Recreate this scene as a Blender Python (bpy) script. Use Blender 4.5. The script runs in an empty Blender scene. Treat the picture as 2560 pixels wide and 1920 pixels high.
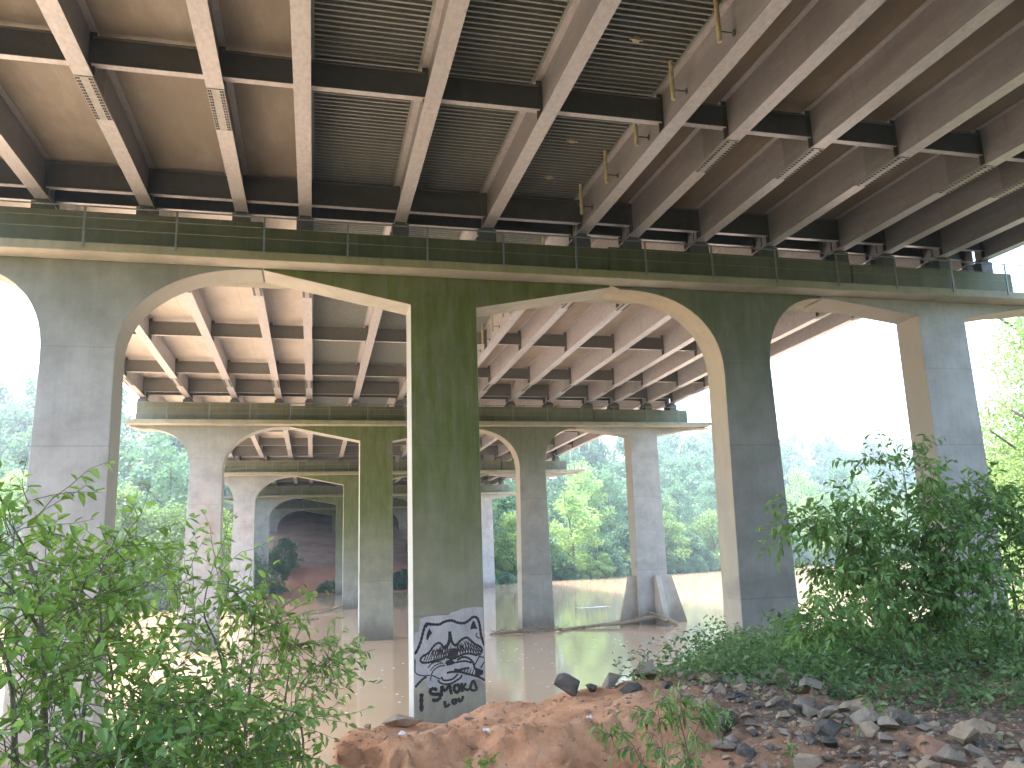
import bpy, math, random
import numpy as np
from mathutils import Vector, Matrix, noise
R = math.radians
rng = np.random.default_rng(7)
random.seed(7)
scene = bpy.context.scene
COL = scene.collection
ZW = -6.0            # water level; the camera's eye is the origin

# ------------------------------------------------------------------ helpers
def tag(o, label=None, cat=None, group=None, kind=None):
    if label: o["label"] = label
    if cat: o["category"] = cat
    if group: o["group"] = group
    if kind: o["kind"] = kind
    return o

def empty(name, loc=(0, 0, 0), parent=None):
    o = bpy.data.objects.new(name, None)
    o.empty_display_size = 0.2
    COL.objects.link(o)
    o.location = loc
    if parent: o.parent = parent
    return o

def link_mesh(name, me, parent=None, mats=(), loc=(0, 0, 0)):
    o = bpy.data.objects.new(name, me)
    for m in mats:
        if m.name not in [x.name for x in me.materials if x]:
            me.materials.append(m)
    COL.objects.link(o)
    o.location = loc
    if parent: o.parent = parent
    return o

class MB:
    def __init__(s): s.v = []; s.f = []; s.m = []
    def add(s, vs, fs, mi=0):
        b = len(s.v); s.v += [tuple(v) for v in vs]
        for f in fs: s.f.append([b + i for i in f]); s.m.append(mi)
    def box(s, x0, x1, y0, y1, z0, z1, mi=0, dz=0.0):
        """dz: rise of the y1 end relative to the y0 end"""
        vs = [(x0, y0, z0), (x1, y0, z0), (x1, y1, z0 + dz), (x0, y1, z0 + dz),
              (x0, y0, z1), (x1, y0, z1), (x1, y1, z1 + dz), (x0, y1, z1 + dz)]
        s.add(vs, [(0, 3, 2, 1), (4, 5, 6, 7), (0, 1, 5, 4), (1, 2, 6, 5), (2, 3, 7, 6), (3, 0, 4, 7)], mi)
    def prism(s, poly, y0, y1, mi=0):
        """polygon given in XZ, counter-clockwise as seen from the front (-Y), extruded along Y"""
        n = len(poly)
        vs = [(x, y0, z) for x, z in poly] + [(x, y1, z) for x, z in poly]
        fs = [list(range(n)), list(range(2 * n - 1, n - 1, -1))]
        for i in range(n):
            j = (i + 1) % n
            fs.append((i, i + n, j + n, j))
        s.add(vs, fs, mi)
    def tube(s, pts, rad, n=6, mi=0, cap=True):
        pts = [Vector(p) for p in pts]
        if not hasattr(rad, '__len__'): rad = [rad] * len(pts)
        vs = []; fs = []
        up = Vector((0, 0, 1))
        for i, p in enumerate(pts):
            d = (pts[min(i + 1, len(pts) - 1)] - pts[max(i - 1, 0)]).normalized()
            a = d.cross(up if abs(d.z) < .95 else Vector((1, 0, 0))).normalized()
            b = d.cross(a)
            for k in range(n):
                t = 2 * math.pi * k / n
                vs.append(p + (a * math.cos(t) + b * math.sin(t)) * rad[i])
        for i in range(len(pts) - 1):
            for k in range(n):
                k2 = (k + 1) % n
                fs.append((i * n + k, i * n + k2, (i + 1) * n + k2, (i + 1) * n + k))
        if cap:
            fs.append(list(range(n))[::-1]); fs.append([(len(pts) - 1) * n + k for k in range(n)])
        s.add(vs, fs, mi)
    def build(s, name, mats, parent=None, loc=(0, 0, 0), smooth=False, bevel=0):
        if not isinstance(mats, (list, tuple)): mats = [mats]
        me = bpy.data.meshes.new(name)
        me.from_pydata(s.v, [], s.f)
        for m in mats: me.materials.append(m)
        me.polygons.foreach_set('material_index', s.m)
        if smooth: me.polygons.foreach_set('use_smooth', [True] * len(s.f))
        me.update()
        o = link_mesh(name, me, parent, (), loc)
        if bevel:
            b = o.modifiers.new('b', 'BEVEL'); b.width = bevel; b.segments = 2; b.limit_method = 'ANGLE'; b.angle_limit = R(40)
        return o

def np_mesh(name, verts, faces_q, mats, attr=None, smooth=False):
    """quads (n,4) from numpy"""
    me = bpy.data.meshes.new(name)
    nv, nf = len(verts), len(faces_q)
    k = faces_q.shape[1]
    me.vertices.add(nv); me.vertices.foreach_set('co', verts.astype(np.float32).ravel())
    me.loops.add(nf * k); me.loops.foreach_set('vertex_index', faces_q.astype(np.int32).ravel())
    me.polygons.add(nf); me.polygons.foreach_set('loop_start', np.arange(0, nf * k, k, dtype=np.int32))
    me.polygons.foreach_set('loop_total', np.full(nf, k, dtype=np.int32))
    if smooth: me.polygons.foreach_set('use_smooth', np.ones(nf, dtype=bool))
    for m in mats: me.materials.append(m)
    if attr is not None:
        a = me.attributes.new('tone', 'FLOAT', 'POINT'); a.data.foreach_set('value', attr.astype(np.float32))
    me.update(); me.validate()
    return me

# ------------------------------------------------------------------ materials
class NT:
    def __init__(s, name):
        s.m = bpy.data.materials.new(name); s.m.use_nodes = True
        s.t = s.m.node_tree; s.t.nodes.clear()
        s.out = s.n('ShaderNodeOutputMaterial')
    def n(s, typ, **kw):
        nd = s.t.nodes.new(typ)
        for k, v in kw.items():
            if k.startswith('_'): setattr(nd, k[1:], v)
            else: nd.inputs[k.replace('__', ' ')].default_value = v
        return nd
    def l(s, a, b): s.t.links.new(a, b)
    def pos(s, scale=(1, 1, 1), obj=False):
        if obj: src = s.n('ShaderNodeTexCoord').outputs['Object']
        else: src = s.n('ShaderNodeNewGeometry').outputs['Position']
        mp = s.n('ShaderNodeMapping'); mp.inputs['Scale'].default_value = scale
        s.l(src, mp.inputs['Vector']); return mp.outputs['Vector']
    def noise(s, scale, detail=5, rough=.6, vec=None, dist=0):
        nd = s.n('ShaderNodeTexNoise', Scale=scale, Detail=detail, Roughness=rough, Distortion=dist)
        if vec is not None: s.l(vec, nd.inputs['Vector'])
        return nd.outputs['Fac']
    def ramp(s, fac, stops):
        nd = s.n('ShaderNodeValToRGB'); e = nd.color_ramp.elements
        while len(e) < len(stops): e.new(.5)
        for i, (p, c) in enumerate(stops):
            e[i].position = p; e[i].color = (*c, 1) if len(c) == 3 else c
        s.l(fac, nd.inputs['Fac']); return nd.outputs['Color']
    def rng(s, v, a, b, c=0, d=1):
        nd = s.n('ShaderNodeMapRange'); nd.clamp = True; nd.interpolation_type = 'SMOOTHSTEP'
        for i, x in zip((1, 2, 3, 4), (a, b, c, d)): nd.inputs[i].default_value = x
        s.l(v, nd.inputs[0]); return nd.outputs[0]
    def math(s, op, a, b=None):
        nd = s.n('ShaderNodeMath', _operation=op)
        for i, x in enumerate((a, b)):
            if x is None: continue
            if isinstance(x, (int, float)): nd.inputs[i].default_value = x
            else: s.l(x, nd.inputs[i])
        return nd.outputs[0]
    def mix(s, fac, a, b, typ='MIX'):
        nd = s.n('ShaderNodeMix', _data_type='RGBA', _blend_type=typ)
        for k, x in ((0, fac), (6, a), (7, b)):
            if isinstance(x, (int, float)): nd.inputs[k].default_value = x
            elif isinstance(x, tuple): nd.inputs[k].default_value = (*x, 1)
            else: s.l(x, nd.inputs[k])
        return nd.outputs[2]
    def xyz(s, vec=None):
        nd = s.n('ShaderNodeSeparateXYZ')
        s.l(vec if vec is not None else s.pos(), nd.inputs[0]); return nd.outputs
    def principled(s, color, rough=.8, bump=None, bstr=.3, bdist=.02, metallic=0, spec=.5):
        p = s.n('ShaderNodeBsdfPrincipled', Metallic=metallic)
        p.inputs['Specular IOR Level'].default_value = spec
        if isinstance(color, tuple): p.inputs['Base Color'].default_value = (*color, 1)
        else: s.l(color, p.inputs['Base Color'])
        if isinstance(rough, (int, float)): p.inputs['Roughness'].default_value = rough
        else: s.l(rough, p.inputs['Roughness'])
        if bump is not None:
            b = s.n('ShaderNodeBump', Strength=bstr, Distance=bdist); s.l(bump, b.inputs['Height'])
            s.l(b.outputs[0], p.inputs['Normal'])
        s.l(p.outputs[0], s.out.inputs['Surface']); return p

def concrete(name, base, side=None, moss=0.0, moss_lo=-4, moss_hi=6, mosscol=(.10, .125, .028), moss_x=None,
             rust=0.0, rustcol=(.32, .15, .06), damp=True, joints=True):
    t = NT(name)
    xyz = t.xyz(); z = xyz[2]
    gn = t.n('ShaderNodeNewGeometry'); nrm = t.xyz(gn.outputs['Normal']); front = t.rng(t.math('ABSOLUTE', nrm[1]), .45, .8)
    mott = t.noise(.9, 6, .65, t.pos())
    streak = t.noise(1.0, 6, .7, t.pos((5.5, 5.5, .22)))
    fine = t.noise(24, 4, .7, t.pos())
    c = t.ramp(mott, [(.3, tuple(x * .74 for x in base)), (.55, base), (.75, tuple(min(1, x * 1.18) for x in base))])
    c = t.mix(t.math('MULTIPLY', t.rng(streak, .42, .85), .38), c, tuple(x * .62 for x in base), 'MIX')
    c = t.mix(t.math('MULTIPLY', t.rng(fine, .45, .8), .25), c, tuple(x * .6 for x in base))
    blot = t.rng(t.noise(.45, 7, .75, t.pos((1, 1, .7))), .5, .64)
    c = t.mix(t.math('MULTIPLY', blot, .35), c, tuple(x * .66 for x in base))
    chip = t.rng(t.noise(7, 3, .5, t.pos()), .70, .73)
    c = t.mix(t.math('MULTIPLY', chip, .45), c, tuple(x * .45 for x in base))
    if joints:   # cold joints of the pours, a slightly lighter/darker lift above each
        for zj, w in ((-2.1, .03), (3.3, .02), (6.35, .015)):
            band = t.math('LESS_THAN', t.math('ABSOLUTE', t.math('SUBTRACT', z, zj)), w)
            c = t.mix(t.math('MULTIPLY', band, .35), c, tuple(x * .45 for x in base))
    if moss:
        m = t.rng(z, moss_lo, moss_hi)
        st2 = t.noise(1.0, 5, .7, t.pos((3.2, 3.2, .3)))
        m = t.math('MULTIPLY', m, t.rng(st2, .2, .7, .72, 1))
        m = t.math('MULTIPLY', m, t.rng(t.noise(1.1, 7, .7, t.pos((1, 1, .5))), .25, .6, .78, 1))
        if moss_x:
            m = t.math('MULTIPLY', m, t.rng(t.math('ABSOLUTE', t.math('SUBTRACT', xyz[0], moss_x[0])), moss_x[1], moss_x[2], 1, moss_x[3]))
        m = t.math('MULTIPLY', m, t.math('ADD', t.math('MULTIPLY', front, .85), .15))
        mc = t.ramp(t.noise(1.7, 5, .7, t.pos((2, 2, .5))), [(.25, tuple(x * .72 for x in mosscol)), (.55, mosscol), (.8, (mosscol[0] * 1.4, mosscol[1] * 1.4, mosscol[2] * 1.3))])
        c = t.mix(t.math('MULTIPLY', m, moss), c, mc)
    if rust:
        r = t.rng(t.noise(.55, 5, .65, t.pos((1.5, 1.5, .18))), .5, .72)
        r = t.math('MULTIPLY', r, t.rng(z, 6.5, 1.5))
        c = t.mix(t.math('MULTIPLY', r, rust), c, rustcol)
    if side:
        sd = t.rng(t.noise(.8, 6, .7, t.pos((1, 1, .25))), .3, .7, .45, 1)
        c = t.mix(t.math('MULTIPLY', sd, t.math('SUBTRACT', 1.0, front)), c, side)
    if damp:     # flood line and the dark wet foot
        wob = t.math('ADD', z, t.math('MULTIPLY', t.noise(1.6, 5, .7, t.pos((1, 1, .4))), 1.6))
        d = t.rng(wob, ZW + 2.5, ZW + .9)
        c = t.mix(t.math('MULTIPLY', d, .62), c, (.11, .085, .062))
        b1 = t.rng(t.math('ABSOLUTE', t.math('SUBTRACT', wob, -.9)), .5, .05)
        c = t.mix(t.math('MULTIPLY', t.math('MULTIPLY', b1, t.rng(mott, .4, .6)), .28), c, (.07, .065, .045))
    t.principled(c, .88, t.math('ADD', t.math('MULTIPLY', streak, .6), fine), .25, .012, spec=.3)
    return t.m

def steel(name, base, stain=(.20, .15, .115), amt=.4):
    t = NT(name)
    n1 = t.noise(1.1, 6, .7, t.pos((2, .35, 2)))
    n2 = t.noise(9, 5, .7, t.pos((1, .5, 1)))
    c = t.ramp(n2, [(.3, tuple(x * .8 for x in base)), (.7, tuple(x * 1.12 for x in base))])
    c = t.mix(t.math('MULTIPLY', t.rng(n1, .5, .78), amt), c, stain)
    c = t.mix(t.math('MULTIPLY', t.rng(t.noise(3.5, 6, .8, t.pos()), .60, .70), .7), c, (.26, .12, .06))
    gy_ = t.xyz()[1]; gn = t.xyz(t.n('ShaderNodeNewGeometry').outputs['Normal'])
    web = t.math('MULTIPLY', t.rng(gy_, 31, 26), t.rng(t.math('ABSOLUTE', gn[2]), .6, .3))   # shade under the near span painted onto its upright steel faces
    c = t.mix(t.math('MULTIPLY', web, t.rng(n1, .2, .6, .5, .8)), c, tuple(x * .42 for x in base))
    run = t.math('MULTIPLY', t.rng(t.noise(1.0, 5, .7, t.pos((1, 2.6, .15))), .58, .74), t.rng(t.math('ABSOLUTE', gn[2]), .6, .3))
    c = t.mix(t.math('MULTIPLY', run, .55), c, stain)
    t.principled(c, .42, n2, .12, .006, metallic=.15)
    return t.m

def soffit(name, base, dirt, edge=(.23, .11, .05), board=True):
    t = NT(name)
    P = t.xyz()
    n1 = t.noise(.55, 6, .65, t.pos((1, .5, 1)))
    c = t.ramp(n1, [(.3, dirt), (.58, base), (.8, tuple(min(1, x * 1.1) for x in base))])
    n2 = t.noise(.8, 5, .7, t.pos((3.0, .16, 1)))
    c = t.mix(t.math('MULTIPLY', t.rng(n2, .55, .78), .5), c, edge)
    near_shade = t.math('MULTIPLY', t.rng(t.math('ADD', P[1], t.math('MULTIPLY', t.noise(.4, 5, .7, t.pos()), 3)), 31, 26), t.rng(t.noise(.5, 5, .7, t.pos((1.2, .4, 1))), .25, .6, .65, 1))
    c = t.mix(near_shade, c, tuple(x * y for x, y in zip(base, (.43, .41, .37))))  # darker light below the near span, painted into the soffit colour
    if board:    # faint shutter-board joints across and along
        fy = t.math('FRACT', t.math('MULTIPLY', P[1], 1 / 1.22))
        ln = t.math('LESS_THAN', fy, .018)
        c = t.mix(t.math('MULTIPLY', ln, .30), c, tuple(x * .45 for x in base))
        fx = t.math('FRACT', t.math('MULTIPLY', t.math('ADD', P[0], .7), 1 / 1.49))
        ln = t.math('MULTIPLY', t.math('LESS_THAN', fx, .02), t.rng(t.noise(1.5, 3, .6, t.pos()), .42, .55))
        c = t.mix(t.math('MULTIPLY', ln, .45), c, tuple(x * .4 for x in base))
    t.principled(c, .85, t.noise(14, 5, .7, t.pos()), .2, .01, spec=.3)
    return t.m

def plain(name, col, rough=.7, var=.25, scale=8, metallic=0):
    t = NT(name)
    n1 = t.noise(scale, 5, .7, t.pos())
    c = t.ramp(n1, [(.3, tuple(x * (1 - var) for x in col)), (.7, tuple(min(1, x * (1 + var)) for x in col))])
    t.principled(c, rough, n1, .3, .01, metallic=metallic)
    return t.m

def leafmat(name, dark, mid, light, trans=.35, rough=.5):
    t = NT(name)
    a = t.n('ShaderNodeAttribute', _attribute_name='tone')
    c = t.ramp(a.outputs['Fac'], [(0, dark), (.5, mid), (1, light)])
    p = t.n('ShaderNodeBsdfPrincipled', Roughness=rough); t.l(c, p.inputs['Base Color'])
    p.inputs['Specular IOR Level'].default_value = .35
    tr = t.n('ShaderNodeBsdfTranslucent')
    c2 = t.mix(.5, c, (light[0] * 1.4, light[1] * 1.4, light[2] * .8), 'MIX'); t.l(c2, tr.inputs['Color'])
    mx = t.n('ShaderNodeMixShader', Fac=trans)
    t.l(p.outputs[0], mx.inputs[1]); t.l(tr.outputs[0], mx.inputs[2]); t.l(mx.outputs[0], t.out.inputs['Surface'])
    return t.m

M = {}
M['con_left'] = concrete('concrete_bluegrey_rust_stained', (.36, .38, .38), side=(.36, .36, .32), moss=.55, moss_lo=4.5, moss_hi=9.5, mosscol=(.15, .17, .09), rust=.3)
M['con_mid'] = concrete('concrete_green_algae', (.34, .34, .28), side=(.50, .48, .43), moss=.97, moss_lo=-5.0, moss_hi=4.2, mosscol=(.088, .125, .012))
M['con_right'] = concrete('concrete_grey_damp', (.33, .325, .30), side=(.48, .41, .30), moss=.85, moss_lo=2.5, moss_hi=8.2, mosscol=(.10, .13, .055), rust=.2, rustcol=(.36, .23, .09))
M['con_pale'] = concrete('concrete_pale', (.46, .455, .44), side=(.42, .38, .31), moss=.25, moss_lo=7, moss_hi=9.5, mosscol=(.16, .17, .10))
M['con_foot'] = concrete('concrete_footing_tan', (.50, .45, .38), side=(.42, .36, .29), joints=False)
M['con_wall'] = concrete('concrete_cap_mossy', (.27, .27, .22), moss=.9, moss_lo=6.5, moss_hi=7.5, mosscol=(.095, .115, .03), moss_x=(5.5, 5, 15, .55), damp=False, joints=False)
M['con_ledge'] = concrete('concrete_ledge_yellow_moss', (.40, .385, .33), moss=.75, moss_lo=6.5, moss_hi=7.5, mosscol=(.20, .22, .06), moss_x=(5, 4, 13, .45), damp=False, joints=False)
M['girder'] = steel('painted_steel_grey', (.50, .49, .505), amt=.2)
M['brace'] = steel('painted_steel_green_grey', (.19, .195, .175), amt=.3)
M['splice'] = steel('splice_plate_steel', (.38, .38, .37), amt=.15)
M['bolt'] = plain('dark_bolt', (.05, .05, .05), .5)
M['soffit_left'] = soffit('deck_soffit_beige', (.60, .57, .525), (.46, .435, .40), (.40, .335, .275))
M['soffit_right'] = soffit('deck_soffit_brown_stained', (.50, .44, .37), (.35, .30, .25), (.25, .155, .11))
M['corr'] = steel('galvanised_corrugated_form', (.30, .33, .31), stain=(.20, .21, .20), amt=.4)
M['pipe'] = plain('yellowed_pvc_pipe', (.52, .46, .27), .5, .3, 6)
M['rail'] = plain('galvanised_rail', (.20, .24, .23), .5, .2, 12, .3)
M['bearing'] = plain('bearing_grey', (.10, .10, .10), .6)
M['wood'] = plain('bleached_driftwood', (.30, .23, .16), .9, .4, 9)
M['bark'] = plain('bark_grey_brown', (.13, .10, .075), .9, .4, 12)
M['bark_green'] = plain('sapling_bark', (.16, .13, .08), .85, .35, 18)
M['litter'] = plain('white_litter', (.8, .8, .82), .5, .1)
M['blue'] = plain('blue_litter', (.06, .12, .45), .4, .1)
M['leaf_bright'] = leafmat('leaf_fresh_green', (.06, .13, .03), (.19, .35, .07), (.34, .50, .14), .45)
M['leaf_deep'] = leafmat('leaf_deep_green', (.05, .13, .04), (.17, .31, .09), (.34, .50, .20), .48)
M['leaf_cover'] = leafmat('leaf_ground_cover', (.05, .11, .045), (.14, .24, .095), (.26, .38, .17), .38)
M['leaf_far_a'] = leafmat('crown_yellow_green', (.10, .18, .06), (.25, .39, .13), (.41, .54, .25), .4)
M['leaf_far_b'] = leafmat('crown_mid_green', (.06, .13, .05), (.18, .29, .10), (.31, .43, .18), .38)
M['leaf_far_c'] = leafmat('crown_blue_green', (.035, .10, .06), (.11, .21, .12), (.21, .34, .20), .35)

def rockmat(name, a, b):
    t = NT(name)
    n1 = t.noise(5, 7, .7, t.pos()); n2 = t.noise(30, 4, .7, t.pos())
    c = t.ramp(n1, [(.3, a), (.7, b)])
    c = t.mix(t.math('MULTIPLY', t.rng(n2, .5, .8), .4), c, tuple(x * .5 for x in a))
    up = t.xyz(t.n('ShaderNodeNewGeometry').outputs['Normal'])[2]
    c = t.mix(t.math('MULTIPLY', t.rng(t.noise(9, 5, .7, t.pos()), .45, .65), .35), c, (.32, .22, .15))
    t.principled(c, .92, t.math('ADD', n1, t.math('MULTIPLY', n2, .4)), .8, .04, spec=.2)
    return t.m
M['rock_grey'] = rockmat('rock_grey', (.17, .145, .115), (.34, .28, .21))
M['rock_tan'] = rockmat('rock_tan', (.26, .19, .12), (.44, .34, .23))
M['rock_dark'] = rockmat('rock_dark', (.06, .055, .048), (.15, .135, .115))
M['rock_red'] = rockmat('rock_red', (.27, .14, .09), (.42, .24, .16))

# ------------------------------------------------------------------ profile of bridge
PIER_Y = [26.0, 56.7, 88.1, 116.5, 143.0]
DZ = [0.0, -0.56, -1.13, -1.65, -2.1]
def zb(y):      # underside of the girders
    ys = [-5, 26.65, 57.35, 88.75, 117.15, 143.65, 165]; zs = [11.02, 11.12, 10.5, 9.92, 9.42, 8.95, 8.6]
    return float(np.interp(y, ys, zs))
GX = [-11.3, -8.45, -5.42, -2.5, -.45, 2.75, 5.85, 9.4, 11.4, 14.15, 17.1, 20.25, 22.4, 25.1, 27.2]
XL, XR = -12.4, 28.3
WD = 1.30       # web depth
SPANS = [(-5.0, 26.65), (26.65, 57.35), (57.35, 88.75), (88.75, 117.15), (117.15, 143.65), (143.65, 158.0)]

def make_span(idx, ya, yb):
    nm = ['nearest bridge span overhead, its girders running over the first pier',
          'second bridge span from the camera, bright underside over the brown river',
          'third bridge span from the camera, seen through the arches of the second pier',
          'fourth bridge span from the camera, short dark underside beyond the third pier',
          'fifth bridge span from the camera, above the red clay bank',
          'last bridge span, ending in the dark at the far abutment slope'][idx]
    root = empty('bridge_span', (0, ya, 0))
    tag(root, nm, 'bridge span', 'spans of the girder bridge')
    za, zc = zb(ya), zb(yb); L = yb - ya; sl = (zc - za) / L
    zz = lambda y: za + (y - ya) * sl        # y in world
    e = .06
    splices = {0: [(18.7, 20.7)], 1: [(32.7, 34.7), (51.1, 53.2)], 2: [(63.6, 65.6), (82.2, 84.2)], 3: [(95, 97), (109.5, 111.5)]}.get(idx, [])
    for gi, x in enumerate(GX):
        b = MB()
        b.box(x - .21, x + .21, e, L - e, za, za + .045, 0, (zc - za))
        b.box(x - .015, x + .015, e, L - e, za + .045, za + WD, 0, (zc - za))
        b.box(x - .19, x + .19, e, L - e, za + WD, za + WD + .03, 0, (zc - za))
        # vertical web stiffeners between brace rows, on the inner side of each girder
        g = b.build('girder', M['girder'], root)
        if gi in (0, 14, 4) and idx != 1: sps = []
        else: sps = splices
        for (y0, y1) in sps:
            if gi in (5, 6, 7): continue
            s = MB(); zz0 = zz(y0); dd = (y1 - y0) * sl
            s.box(x - .205, x + .205, y0 - ya, y1 - ya, zz0 - .022, zz0 - .001, 0, dd)
            for sx in (-1, 1):
                s.box(min(x + sx * .017, x + sx * .034), max(x + sx * .017, x + sx * .034), y0 - ya + .35, y1 - ya - .35, zz0 + .12, zz0 + WD - .08, 0, 0)
            nb = 15 if idx < 2 else 0
            for k in range(nb):
                yy = y0 + .08 + k * (y1 - y0 - .16) / (nb - 1)
                for ox in (-.165, -.115, .115, .165):
                    zt = zz(yy) - .022
                    s.box(x + ox - .017, x + ox + .017, yy - ya - .022, yy - ya + .022, zt - .022, zt + .004, 1)
            if idx == 0:
                for sx in (-1, 1):
                    xs = x + sx * .034
                    for k in range(11):
                        for j in range(10):
                            yy = y0 - ya + .42 + k * (y1 - y0 - .84) / 10; zt = zz0 + .18 + j * .105
                            s.box(min(xs, xs + sx * .014), max(xs, xs + sx * .014), yy - .016, yy + .016, zt - .016, zt + .016, 0)
            s.build('splice_plate', [M['splice'], M['bolt']], g)
    # cross bracing rows
    rows = []
    if idx == 0: rows = [2.2, 10.5, 18.9]
    else:
        y = ya + 8.0
        while y < yb - 4: rows.append(y); y += 8.33
    ends = [yb - .55] + ([ya + .55] if idx else [])
    for r in rows + ends:
        z0 = zz(r); end = r in ends
        lo, hi = (.42, 1.12) if not end else (.38, 1.22)
        for gi in range(len(GX) - 1):
            xa, xb = GX[gi] + .016, GX[gi + 1] - .016
            if gi == 0 and False: continue
            b = MB(); y = r - ya
            narrow = (gi == 7)
            lo2 = lo + (.05 if narrow else 0)
            b.box(xa + .09, xb - .09, y - .012, y + .012, z0 + lo2, z0 + hi)
            b.box(xa + .09, xb - .09, y - .10, y + .10, z0 + lo2 - .02, z0 + lo2, 1)
            b.box(xa + .09, xb - .09, y - .09, y + .09, z0 + hi, z0 + hi + .02)
            # gusset / stiffener plates at both girders
            b.box(xa, xa + .16, y + .013, y + .03, z0 + .05, z0 + WD - .004)
            b.box(xb - .16, xb, y - .03, y - .013, z0 + .05, z0 + WD - .004)
            b.build('cross_brace', [M['brace'], M['girder']], root)
    # deck
    zt = za + WD + .032; dz = zc - za
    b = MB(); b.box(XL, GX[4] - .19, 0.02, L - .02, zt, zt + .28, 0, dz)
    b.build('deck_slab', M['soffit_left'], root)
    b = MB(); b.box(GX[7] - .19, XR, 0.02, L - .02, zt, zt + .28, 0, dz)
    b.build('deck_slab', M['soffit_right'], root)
    for sx, x in ((-1, XL), (1, XR)):
        b = MB(); b.box(min(x, x - sx * .3), max(x, x - sx * .3), .02, L - .02, zt + .282, zt + 1.1, 0, dz)
        b.build('parapet', M['con_pale'], root)
    for gi in (4, 5, 6):
        xa, xb = GX[gi] + (.02 if gi == 4 else -.19), GX[gi + 1] - .19
        xa = GX[gi] + .19; xb = GX[gi + 1] - .19
        pitch = .2 if idx < 2 else .25
        n = int(L / pitch); prof = []
        for k in range(n):
            y = k * pitch
            prof += [(y, 0), (y + pitch * .30, 0), (y + pitch * .42, .095), (y + pitch * .86, .095)]
        prof.append((n * pitch, 0))
        vs = []
        for (y, h) in prof:
            zz_ = zt + y * sl + h
            vs += [(xa + .06, y, zz_), (xb - .06, y, zz_)]
        b = MB()
        fs = [(2 * i, 2 * i + 2, 2 * i + 3, 2 * i + 1) for i in range(len(prof) - 1)]
        b.add(vs, fs)
        # closed top, turned edge angles
        b.box(xa - .19, xb + .19, 0.02, L - .02, zt + .11, zt + .28, 0, dz)
        for xe, sx in ((xa, 1), (xb, -1)):
            x0_, x1_ = sorted((xe, xe + sx * .075))
            b.box(x0_, x1_, 0.02, L - .02, zt - .03, zt + .08, 0, dz)
        b.build('corrugated_panel', M['corr'], root)
    # drain pipes beside the eighth girder
    if idx in (0, 1, 2):
        y = {0: 2.4, 1: 29.7, 2: 60.3}[idx]
        yend = {0: 25, 1: 54, 2: 86}[idx]
        while y < yend:
            b = MB(); t0 = zz(y); px = GX[7] - .42
            b.tube([(px, y - ya, t0 + WD + .05), (px, y - ya, t0 + .22)], .058, 12)
            for q in (.55, .9):
                b.tube([(px, y - ya, t0 + q), (px, y - ya, t0 + q + .05)], .068, 12)
            p = b.build('drain_pipe', M['pipe'], root, smooth=False)
            c = MB(); c.box(px + .05, GX[7] - .017, y - ya - .012, y - ya + .012, t0 + .5, t0 + .525)
            c.box(GX[7] - .05, GX[7] - .02, y - ya - .04, y - ya + .04, t0 + .44, t0 + .58)
            c.build('bracket', M['bearing'], p)
            y += 2.5
        for vy in ({0: (11.4, 16.65, 21.9, 24.5), 1: (31.5, 36.6, 41.8, 47), 2: ()}[idx]):
            b = MB(); t0 = zz(vy) + WD
            b.box(7.62, 7.78, vy - ya - .07, vy - ya + .07, t0 - .04, t0 + .05)
            b.box(7.52, 7.88, vy - ya - .02, vy - ya + .02, t0 - .015, t0 + .02)
            b.build('deck_vent', M['pipe'], root)
    if idx in (2, 3):
        y = ya + 2
        while y < yb - 1:
            b = MB(); t0 = zz(y)
            b.tube([(27.75, y - ya, t0 + WD), (27.75, y - ya, t0 - .5)], .05, 8)
            b.build('edge_drain', M['litter'], root); y += 3.2

for i, (a, b_) in enumerate(SPANS): make_span(i, a, b_)

# ------------------------------------------------------------------ piers
def se(cx, cz, rx, rz, a0, a1, n=9, ex=2.15):
    out = []
    for i in range(n):
        a = a0 + (a1 - a0) * i / (n - 1)
        c, s_ = math.cos(a), math.sin(a)
        out.append((cx + rx * math.copysign(abs(c) ** (2 / ex), c), cz + rz * math.copysign(abs(s_) ** (2 / ex), s_)))
    return out
H = math.pi / 2
CT = 9.13      # underside of ledge
CD = 1.3       # depth of columns along the bridge

def bent_polys(zbot):
    L = [(-8.32, zbot), (-5.88, zbot)] + se(-1.9, 6.1, -4.12, 2.97, 0, H, 16)[0:] + [(-1.78, 9.07), (-1.78, CT), (-11.9, CT)]
    L += [(-11.9, 9.05)] + se(-11.2, 5.9, 3.1, 3.0, H, 0, 16, 2.5)
    Mi = [(3.08, zbot), (5.36, zbot), (5.34, 8.08), (10.3, 9.05), (10.3, CT), (-1.74, CT), (-1.74, 9.07), (3.06, 8.10)]
    R1 = [(14.36, zbot), (16.85, zbot)] + se(19.0, 6.3, -2.45, 2.72, 0, H, 12) + [(19.1, CT), (10.34, CT)] + se(10.7, 5.9, 3.9, 3.1, H, 0, 16, 2.3)[0:]
    R2 = [(23.35, zbot), (25.75, zbot), (25.6, 8.5), (28.7, 9.0), (30.2, 9.1), (30.2, CT), (19.14, CT), (19.14, 9.02), (19.6, 9.0), (23.4, 8.5)]
    return [L, Mi, R1, R2]
WALL = [(-11.6, -1.79, 10.75), (-1.73, 10.30, 10.55), (10.33, 20.52, 10.63), (20.60, 28.3, 10.52)]
SEG_NAMES = ['con_left', 'con_mid', 'con_right', 'con_pale']
PIER_LABELS = ['nearest concrete pier with mossy centre column bearing the spray painted beast',
               'second concrete pier standing in the river, right column on flared footing fins',
               'third concrete pier, beyond the second one, pale columns and a caged ledge end',
               'fourth concrete pier, at the far water edge in front of the red clay slope',
               'farthest concrete pier, low on the red clay slope under the last span']
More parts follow.
